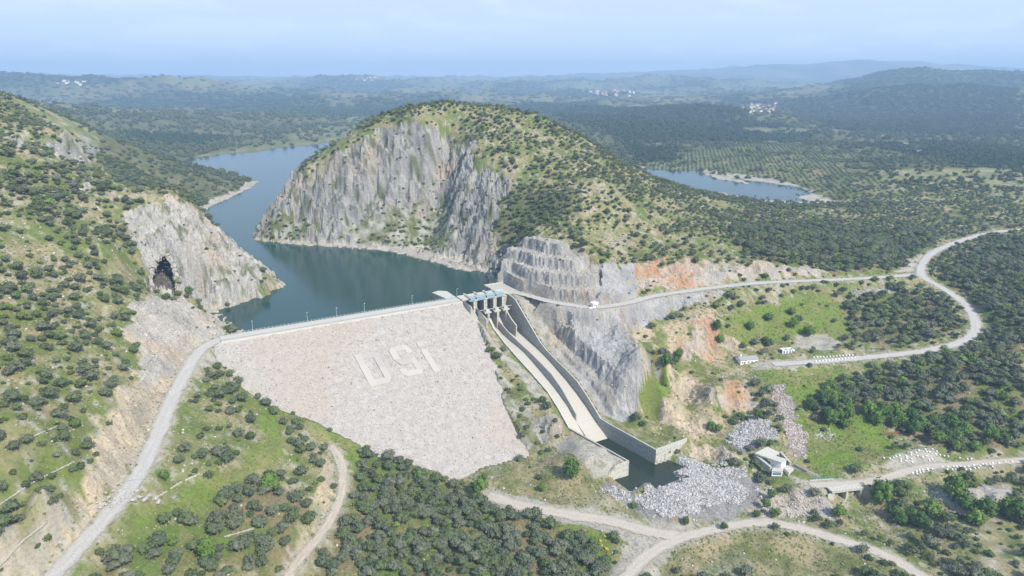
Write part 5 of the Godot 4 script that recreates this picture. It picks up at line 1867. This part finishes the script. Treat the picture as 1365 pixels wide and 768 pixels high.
func build_bits() -> void:
	# barrier and boulders that close the hill road
	var a := w3(at_h(165, 645, -6.2))
	var b := w3(at_h(196, 642, -6.2))
	var o := base("road_barrier", a)
	tag(o, "blue-grey steel bar barrier across the hill road", "barrier")
	for p in [a, b]:
		var s := Solid.new()
		s.origin = a
		s.rod(p - Vector3(0, 0.4, 0), p + Vector3(0, 1.3, 0), 0.14, 0.14, 6)
		put("post", s.done(), M.steel, o)
	for y in [0.6, 1.15]:
		var s := Solid.new()
		s.origin = a
		s.rod(a + Vector3(0, y, 0), b + Vector3(0, y, 0), 0.11, 0.11, 6)
		put("bar", s.done(), M.bluepaint, o)
	var st := [stone_mesh(81), stone_mesh(82), stone_mesh(83)]
	var k := 0
	for p in [[120, 678], [128, 674], [136, 676], [145, 672], [152, 674], [160, 668], [124, 668], [132, 664], [140, 666], [149, 663], [157, 660], [163, 658], [128, 658], [138, 656], [147, 655], [154, 652], [116, 671], [170, 655], [142, 660], [133, 670], [150, 668], [156, 664]]:
		var s := put("boulder", st[k % 3], M.boulder, null)
		var at := w3(hit(p[0] + 13.0, p[1]))
		var size := rng.randf_range(1.2, 2.0)
		s.transform = Transform3D(Basis(Vector3.UP, rng.randf() * TAU).scaled(Vector3(size, size * 0.8, size)), at + Vector3(0, size * 0.25, 0))
		tag(s, "grey boulder in the heap blocking the hill road", "boulder", "boulders heaped across the hill road")
		k += 1
	for p in [[177, 668], [186, 664], [193, 668], [199, 663], [208, 666], [211, 671]]:
		var s := put("boulder", st[k % 3], M.boulder, null)
		var at := w3(hit(p[0], p[1]))
		var size := rng.randf_range(2.0, 2.7)
		s.transform = Transform3D(Basis(Vector3.UP, rng.randf() * TAU).scaled(Vector3(size, size * 0.8, size)), at + Vector3(0, size * 0.25, 0))
		tag(s, "large pale boulder beside the heap on the hill road", "boulder", "large boulders beside the heap")
		k += 1
	# line of white kerb blocks beside the grass track
	var from := [203, 666]
	var to := [266, 631]
	var kb := base("kerb_wall", w3(hit(203, 666)))
	tag(kb, "broken line of white kerb blocks along the grass track", "kerb", "", "thing")
	var last := Vector3.ZERO
	for q in 17:
		var p := w3(hit(lerpf(from[0], to[0], q / 16.0), lerpf(from[1], to[1], q / 16.0) + sin(q * 0.5) * 1.2))
		if q > 0 and q != 6 and q != 11:
			var s := Solid.new()
			s.origin = kb.position
			var t := p - last
			s.box((p + last) * 0.5 + Vector3(0, 0.25, 0), Vector3(0.35, 0.5, t.length() * 0.9), atan2(t.x, t.z))
			put("kerb_block", s.done(), M.pale, kb)
		last = p
	# pale stones along the dirt track
	for q in 22:
		var s := put("track_stone", st[q % 3], M.boulder, null)
		var at := w3(hit(441 + q * 0.5 + (q % 2) * 4.0, 597 + q * 1.35))
		s.transform = Transform3D(Basis(Vector3.UP, rng.randf() * TAU).scaled(Vector3.ONE * rng.randf_range(0.9, 1.3)), at + Vector3(0, 0.2, 0))
		tag(s, "pale stone in the row edging the dirt track", "stone", "stones edging the dirt track")
	# rusty pipe on the meadow
	var p0 := w3(hit(1174, 580)) + Vector3(0, 0.5, 0)
	var p1 := w3(hit(1199, 577)) + Vector3(0, 0.5, 0)
	var pipe := Solid.new()
	pipe.origin = p0
	pipe.rod(p0, p1, 0.5, 0.5, 10)
	var po := put("steel_pipe", pipe.done(), M.rust, null)
	po.position = p0
	tag(po, "long rusty steel pipe lying on the meadow below the gully trees", "pipe")
	# concrete slab at the grove's edge
	var f := frame(626, 648, 636, 650)
	var sl := base("concrete_slab", f.o)
	tag(sl, "tilted pale concrete slab at the edge of the grove below the dam", "slab")
	block(sl, "plate", f, 0, 5.0, -0.2, 0.7, 0, 3.2, M.pale, f.o)
	block(sl, "broken_end", f, 5.1, 6.4, -0.3, 0.4, 0.4, 2.6, M.concrete, f.o)
	# white pillar on the ridge
	var pp := w3(hit(130, 165))
	var pi := base("survey_pillar", pp)
	tag(pi, "small white pillar standing on the scrubby ridge", "pillar")
	var s := Solid.new()
	s.rod(Vector3(0, -1, 0), Vector3(0, 5.5, 0), 0.7, 0.4, 8)
	put("shaft", s.done(), M.white, pi)
	s = Solid.new()
	s.box(Vector3(0, 0.2, 0), Vector3(2.2, 1.0, 2.2))
	put("foot", s.done(), M.white, pi)

func build_walls_and_broom() -> void:
	var st := [stone_mesh(91), stone_mesh(92), stone_mesh(93)]
	for line in [[[0, 673], [45, 643], [101, 615]], [[8, 600], [40, 584], [78, 568]], [[0, 754], [30, 722], [62, 697]], [[300, 716], [335, 706], [352, 700]]]:
		var a := w3(hit(line[0][0], line[0][1]))
		var o := base("dry_stone_wall", a)
		tag(o, "low pale dry stone wall terracing the grassy slope %s" % ("above the road cutting" if line[0][0] < 200 else "below the white kerb"), "stone wall", "dry stone terrace walls", "thing")
		for seg in 2:
			var p: Array = line[seg]
			var q: Array = line[seg + 1]
			for k in 16:
				var at := w3(hit(lerpf(p[0], q[0], k / 16.0), lerpf(p[1], q[1], k / 16.0)))
				var s := put("stone", st[k % 3], M.boulder, o)
				var size := rng.randf_range(0.8, 1.4)
				s.transform = Transform3D(Basis(Vector3.UP, rng.randf() * TAU).scaled(Vector3(size, size * 0.7, size)), at - a + Vector3(0, 0.2, 0))
	var crown := crown_mesh(701, 4, 0.9, 150, 0.2)
	var tr := trunk_mesh(702, 0.4)
	for p in [[806, 716], [801, 728], [808, 733], [800, 722], [410, 545], [416, 552]]:
		var o := base("broom_shrub", w3(hit(p[0], p[1])))
		var k := rng.randf_range(0.7, 1.2)
		put("flowers", crown, M.broom, o)
		put("trunk", tr, M.bark, o)
		o.scale = Vector3(k, k, k)
		tag(o, "yellow flowering broom shrub " + ("by the gravel road at the grove's edge" if p[0] > 500 else "on the green strip below the rockfill"), "shrub", "yellow broom shrubs")

func build_villages() -> void:
	var k := 0
	for v in [[[785, 121, 850, 129], 30, "in the hazy hillside village below the skyline", "houses of the hazy hillside village"], [[998, 139, 1034, 151], 26, "in the red-roofed village by the bare hillside", "houses of the red-roofed village"], [[470, 103, 505, 108], 8, "in the hamlet on the far hills", "houses of the far hamlet"], [[70, 108, 110, 114], 8, "in the hamlet on the wooded ridge", "houses of the ridge hamlet"]]:
		for q in v[1]:
			var r: Array = v[0]
			var at := w3(hit(rng.randf_range(r[0], r[2]), rng.randf_range(r[1], r[3])))
			var size := clampf(-at.z / 300.0, 7.0, 16.0) * rng.randf_range(0.8, 1.2)
			var f := Frame.new()
			f.o = at
			var w := rng.randf_range(-0.5, 0.5)
			f.ex = Vector3(cos(w), 0, sin(w))
			f.ez = Vector3(f.ex.z, 0, -f.ex.x)
			var o := base("village_house", at)
			walls(o, f, size, size * 0.8, size * 0.6, size * 0.85, M.white if k % 3 else M.pale, at)
			gable(o, f, size, size * 0.8, size * 0.61, size * 0.86, 0.4, M.tile if k % 4 else M.roof, at)
			tag(o, "small pale house " + v[2], "house", v[3])
			k += 1

# ---------------------------------------------------------------- the cave in the promontory
const CAVE := [[203, 383], [203, 366], [207, 353], [213, 346], [218, 344], [224, 350], [229, 362], [232, 376], [233, 390], [226, 386], [218, 382], [211, 382]]
var cave_poly: PackedVector2Array = []

func hole(x: float, f: float, h: float) -> bool:
	if x < -245.0 or x > -180.0 or f < 375.0 or f > 465.0: return false
	var p := to_px(x, f, h)
	return Geometry2D.is_point_in_polygon(Vector2(p.x, p.y), cave_poly)

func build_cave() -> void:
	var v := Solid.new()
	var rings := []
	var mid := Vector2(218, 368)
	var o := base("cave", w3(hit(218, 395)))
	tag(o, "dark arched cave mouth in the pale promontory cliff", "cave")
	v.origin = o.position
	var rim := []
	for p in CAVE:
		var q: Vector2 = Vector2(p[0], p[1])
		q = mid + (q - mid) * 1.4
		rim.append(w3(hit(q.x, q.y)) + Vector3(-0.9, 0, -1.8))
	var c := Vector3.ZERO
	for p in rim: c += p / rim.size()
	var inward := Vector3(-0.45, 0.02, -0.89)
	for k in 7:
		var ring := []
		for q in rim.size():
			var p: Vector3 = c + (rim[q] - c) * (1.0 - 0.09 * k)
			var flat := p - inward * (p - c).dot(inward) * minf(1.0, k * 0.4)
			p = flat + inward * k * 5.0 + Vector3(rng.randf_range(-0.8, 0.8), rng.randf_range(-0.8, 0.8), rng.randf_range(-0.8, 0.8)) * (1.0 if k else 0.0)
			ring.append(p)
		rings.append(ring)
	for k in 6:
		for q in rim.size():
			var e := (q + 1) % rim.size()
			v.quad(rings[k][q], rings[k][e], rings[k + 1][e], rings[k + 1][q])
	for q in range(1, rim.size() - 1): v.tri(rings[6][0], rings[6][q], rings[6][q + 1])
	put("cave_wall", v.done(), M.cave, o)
	# broken rock lip round the arch
	var lip := Solid.new()
	lip.origin = o.position
	var ring := []
	for k in [[202, 388], [201, 376], [202.5, 364], [205.5, 354], [210, 347], [215, 342.5], [220, 342.5], [225, 347], [229, 355], [232, 366], [234, 378], [235, 391]]:
		ring.append(w3(hit(mid.x + (k[0] - mid.x) * 1.12, mid.y + (k[1] - mid.y) * 1.1)))
	for k in ring.size() - 1:
		for h in 3:
			var a: Vector3 = ring[k].lerp(ring[k + 1], h / 3.0)
			var e: Vector3 = ring[k].lerp(ring[k + 1], (h + 1.3) / 3.0)
			lip.rod(a + Vector3(rng.randf_range(-0.4, 0.4), rng.randf_range(-0.4, 0.4), rng.randf_range(-2.2, -0.4)), e + Vector3(rng.randf_range(-0.7, 0.7), rng.randf_range(-0.7, 0.7), -0.8), rng.randf_range(0.7, 2.5), rng.randf_range(0.5, 2.3), 5)
	put("cave_rim", lip.done(), M.limestone, o)

func _ready() -> void:
	t0 = Time.get_ticks_msec()
	rng.seed = 7
	var cam := Camera3D.new()
	cam.fov = rad_to_deg(2.0 * atan(384.0 / FPX))
	cam.position = Vector3(0, CAM_H, 0)
	cam.rotation_degrees = Vector3(-PITCH, 0, 0)
	cam.near = 1.0
	cam.far = 40000.0
	add_child(cam)
	cam.current = true
	var env := Environment.new()
	var sky := Sky.new()
	var sm := ProceduralSkyMaterial.new()
	sm.sky_top_color = lin(0.40, 0.57, 0.86)
	sm.sky_horizon_color = lin(0.66, 0.77, 0.93)
	sm.sky_curve = 0.3
	sm.ground_bottom_color = lin(0.3, 0.3, 0.28)
	sm.ground_horizon_color = lin(0.56, 0.68, 0.86)
	sm.sun_angle_max = 1.0
	sm.sky_cover = thin_cloud()
	sm.sky_cover_modulate = Color(1, 1, 1)
	sky.sky_material = sm
	env.background_mode = Environment.BG_SKY
	env.sky = sky
	env.background_energy_multiplier = 0.84
	env.tonemap_mode = Environment.TONE_MAPPER_LINEAR
	env.tonemap_exposure = 1.46
	env.fog_enabled = true
	env.fog_light_color = lin(0.48, 0.70, 1.0)
	env.fog_density = 0.00017
	env.sdfgi_enabled = true
	env.ssao_enabled = true
	env.ssil_enabled = true
	var we := WorldEnvironment.new()
	we.environment = env
	add_child(we)
	var sun := DirectionalLight3D.new()
	sun.light_energy = 1.6
	sun.light_color = lin(1.0, 0.945, 0.84)
	sun.light_angular_distance = 0.5
	sun.shadow_enabled = true
	add_child(sun)
	sun.look_at_from_position(Vector3.ZERO, -Vector3(0.46, 0.68, 0.56), Vector3.UP)

	for t in [[n_a, 0.022, 3, 11], [n_b, 0.09, 3, 12], [n_c, 0.006, 3, 13], [n_w, 0.03, 2, 15]]:
		t[0].noise_type = FastNoiseLite.TYPE_SIMPLEX_SMOOTH
		t[0].frequency = t[1]
		t[0].fractal_octaves = t[2]
		t[0].seed = t[3]
	n_r.noise_type = FastNoiseLite.TYPE_SIMPLEX
	n_r.fractal_type = FastNoiseLite.FRACTAL_RIDGED
	n_r.frequency = 0.02
	n_r.fractal_octaves = 4
	n_r.seed = 14

	materials()
	controls()
	solve()
	say("solved %d" % ctrl.size())
	xs = lines([[-430.0, -250.0, 2.25], [-250.0, -176.0, 1.15], [-176.0, -70.0, 2.25], [-70.0, 130.0, 1.3], [130.0, 520.0, 2.3]], -13000.0, 13000.0, 0.036)
	fs = lines([[110.0, 300.0, 2.2], [300.0, 540.0, 1.35], [540.0, 830.0, 2.1]], 60.0, 12500.0, 0.03)
	nx = xs.size()
	nf = fs.size()
	base_grid()
	for p in CAVE: cave_poly.append(Vector2(218, 368) + (Vector2(p[0], p[1]) - Vector2(218, 368)) * 1.1)
	say("grid %d x %d" % [nx, nf])
	lake_outline()
	var ca := at_h(1110, 655, -48.4)
	var cb := at_h(1149, 650, -48.4)
	culvert_a = Vector2(ca.x, ca.y)
	culvert_t = (Vector2(cb.x, cb.y) - culvert_a).normalized()
	culvert_len = culvert_a.distance_to(Vector2(cb.x, cb.y))
	cover()
	cut_tiers()
	say("cover")
	lay_roads()
	shape_ground()
	say("shaped")
	build_ground()
	say("ground")
	build_water()
	build_roads(M.road)
	build_dam()
	build_spillway()
	say("dam")
	build_lamps()
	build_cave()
	build_house()
	build_hut()
	build_guard_hut()
	build_powerhouse()
	build_culvert()
	build_hives()
	build_bits()
	build_villages()
	build_walls_and_broom()
	say("things")
	plant()
	say("planted")

func materials() -> void:
	var S := FastNoiseLite.TYPE_SIMPLEX_SMOOTH
	var C := FastNoiseLite.TYPE_CELLULAR
	var grain := noise_tex(0.03, S, [[0.0, 0.72, 0.72, 0.72], [0.5, 0.92, 0.92, 0.91], [1.0, 1.0, 1.0, 1.0]], 512, 5, 21)
	var speck := noise_tex(0.06, FastNoiseLite.TYPE_SIMPLEX, [[0.0, 0.62, 0.64, 0.58], [0.45, 0.92, 0.92, 0.9], [1.0, 1.0, 1.0, 1.0]], 512, 5, 22)
	var crack := noise_tex(0.02, C, [[0.0, 0.5, 0.5, 0.5], [0.25, 0.85, 0.85, 0.85], [1.0, 1.0, 1.0, 1.0]], 512, 3, 23)
	var bump := noise_tex(0.03, FastNoiseLite.TYPE_SIMPLEX, [], 512, 5, 24, 6.0)
	var white := Color(1, 1, 1)
	ground_mat = surf(white, speck, 9.0, 1.0, bump, true, grain, 31.0)
	var rough := noise_tex(0.012, FastNoiseLite.TYPE_SIMPLEX, [], 1024, 6, 25, 10.0)
	var blocks := noise_tex(0.012, C, [[0.0, 0.5, 0.5, 0.51], [0.18, 0.86, 0.86, 0.86], [1.0, 1.0, 1.0, 1.0]], 1024, 4, 26)
	rock_mat = surf(white, blocks, 36.0, 1.0, rough, true, grain, 11.0)
	rock_mat.uv1_scale = Vector3(1.0 / 30.0, 1.0 / 40.0, 1.0 / 30.0)
	bench_mat = surf(white, blocks, 30.0, 1.0, rough, true, grain, 9.0)
	bench_mat.uv1_scale = Vector3(1.0 / 24.0, 1.0 / 110.0, 1.0 / 24.0)
	M.fill = surf(white, speck, 5.0, 1.0, null, true)
	M.stone = surf(white, null, 1.0, 1.0, null, true)
	M.leaf = leafy(1, 1, 1)
	M.bark = surf(lin(0.13, 0.10, 0.075), null, 1.0, 1.0)
	M.gravel = surf(lin(0.46, 0.43, 0.40), speck, 4.0, 1.0)
	M.roadway = surf(lin(0.50, 0.48, 0.46), speck, 6.0, 1.0)
	var fine := noise_tex(0.03, S, [[0.0, 0.84, 0.83, 0.82], [1.0, 1.0, 1.0, 1.0]], 512, 5, 27)
	M.road = surf(white, fine, 16.0, 1.0, null, true)
	var streak := noise_tex(0.02, FastNoiseLite.TYPE_SIMPLEX, [[0.0, 0.62, 0.6, 0.57], [0.42, 0.9, 0.9, 0.89], [1.0, 1.0, 1.0, 1.0]], 512, 5, 28)
	M.concrete = surf(lin(0.54, 0.53, 0.515), streak, 7.0, 0.9, null, false, speck, 2.3)
	M.concrete.uv1_scale = Vector3(1.0 / 8.0, 1.0 / 30.0, 1.0 / 8.0)
	M.pale = surf(lin(0.67, 0.65, 0.625), streak, 7.0, 0.9, null, false, speck, 2.3)
	M.pale.uv1_scale = M.concrete.uv1_scale
	M.steel = surf(lin(0.36, 0.38, 0.40), null, 1.0, 0.5)
	M.white = surf(lin(0.75, 0.75, 0.74), null, 1.0, 0.6)
	M.blue = surf(lin(0.33, 0.42, 0.47), grain, 3.0, 0.5)
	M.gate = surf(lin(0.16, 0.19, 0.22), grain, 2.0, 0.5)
	M.roof = surf(lin(0.34, 0.33, 0.33), grain, 4.0, 0.9)
	M.tile = surf(lin(0.40, 0.17, 0.10), grain, 4.0, 0.9)
	M.door = surf(lin(0.20, 0.13, 0.09), null, 1.0, 0.7)
	M.trim = surf(lin(0.55, 0.55, 0.54), null, 1.0, 0.7)
	M.glass = surf(lin(0.03, 0.04, 0.05), null, 1.0, 0.1)
	M.bluepaint = surf(lin(0.14, 0.22, 0.30), grain, 3.0, 0.6)
	M.green = surf(lin(0.07, 0.24, 0.19), null, 1.0, 0.6)
	M.hive = surf(lin(0.78, 0.78, 0.76), null, 1.0, 0.7)
	M.boulder = surf(lin(0.42, 0.40, 0.375), grain, 3.0, 1.0)
	M.rust = surf(lin(0.22, 0.10, 0.06), grain, 2.0, 0.9)
	M.cave = surf(lin(0.13, 0.11, 0.095), blocks, 8.0, 1.0)  # darker than the cliff rock: shade of the deep hollow is in the colour
	M.limestone = surf(lin(0.42, 0.385, 0.345), blocks, 20.0, 1.0, rough)
	M.slabs = [surf(lin(0.42, 0.39, 0.36), fine, 5.0), surf(lin(0.38, 0.355, 0.335), fine, 5.0), surf(lin(0.445, 0.415, 0.38), fine, 5.0)]
	M.broom = leafy(0.50, 0.42, 0.05)
	M.floor_tones = [surf(lin(0.60, 0.55, 0.515), grain, 6.0, 0.9, null, false, speck, 2.0), surf(lin(0.57, 0.52, 0.485), grain, 6.0, 0.9, null, false, speck, 2.0), surf(lin(0.62, 0.575, 0.54), grain, 6.0, 0.9, null, false, speck, 2.0)]

func thin_cloud() -> ImageTexture:           # faint wisps all round the sky
	var n := FastNoiseLite.new()
	n.noise_type = FastNoiseLite.TYPE_SIMPLEX_SMOOTH
	n.fractal_octaves = 5
	n.frequency = 1.0
	n.seed = 31
	var w := 1536
	var h := 768
	var im := Image.create(w, h, false, Image.FORMAT_RGBA8)
	im.fill(Color(1, 1, 1, 0))
	for y in 384:
		var el := PI * 0.5 - PI * (y + 0.5) / h
		if el > 0.8: continue
		for x in w:
			var az := TAU * x / w
			var k := n.get_noise_3d(cos(az) * 3.2, el * 13.0, sin(az) * 3.2) * 0.6 + 0.4 * n.get_noise_3d(cos(az) * 9.0, el * 60.0, sin(az) * 9.0)
			im.set_pixel(x, y, Color(1, 1, 1, clampf((k - 0.02) * 0.5, 0.0, 0.06)))
	return ImageTexture.create_from_image(im)
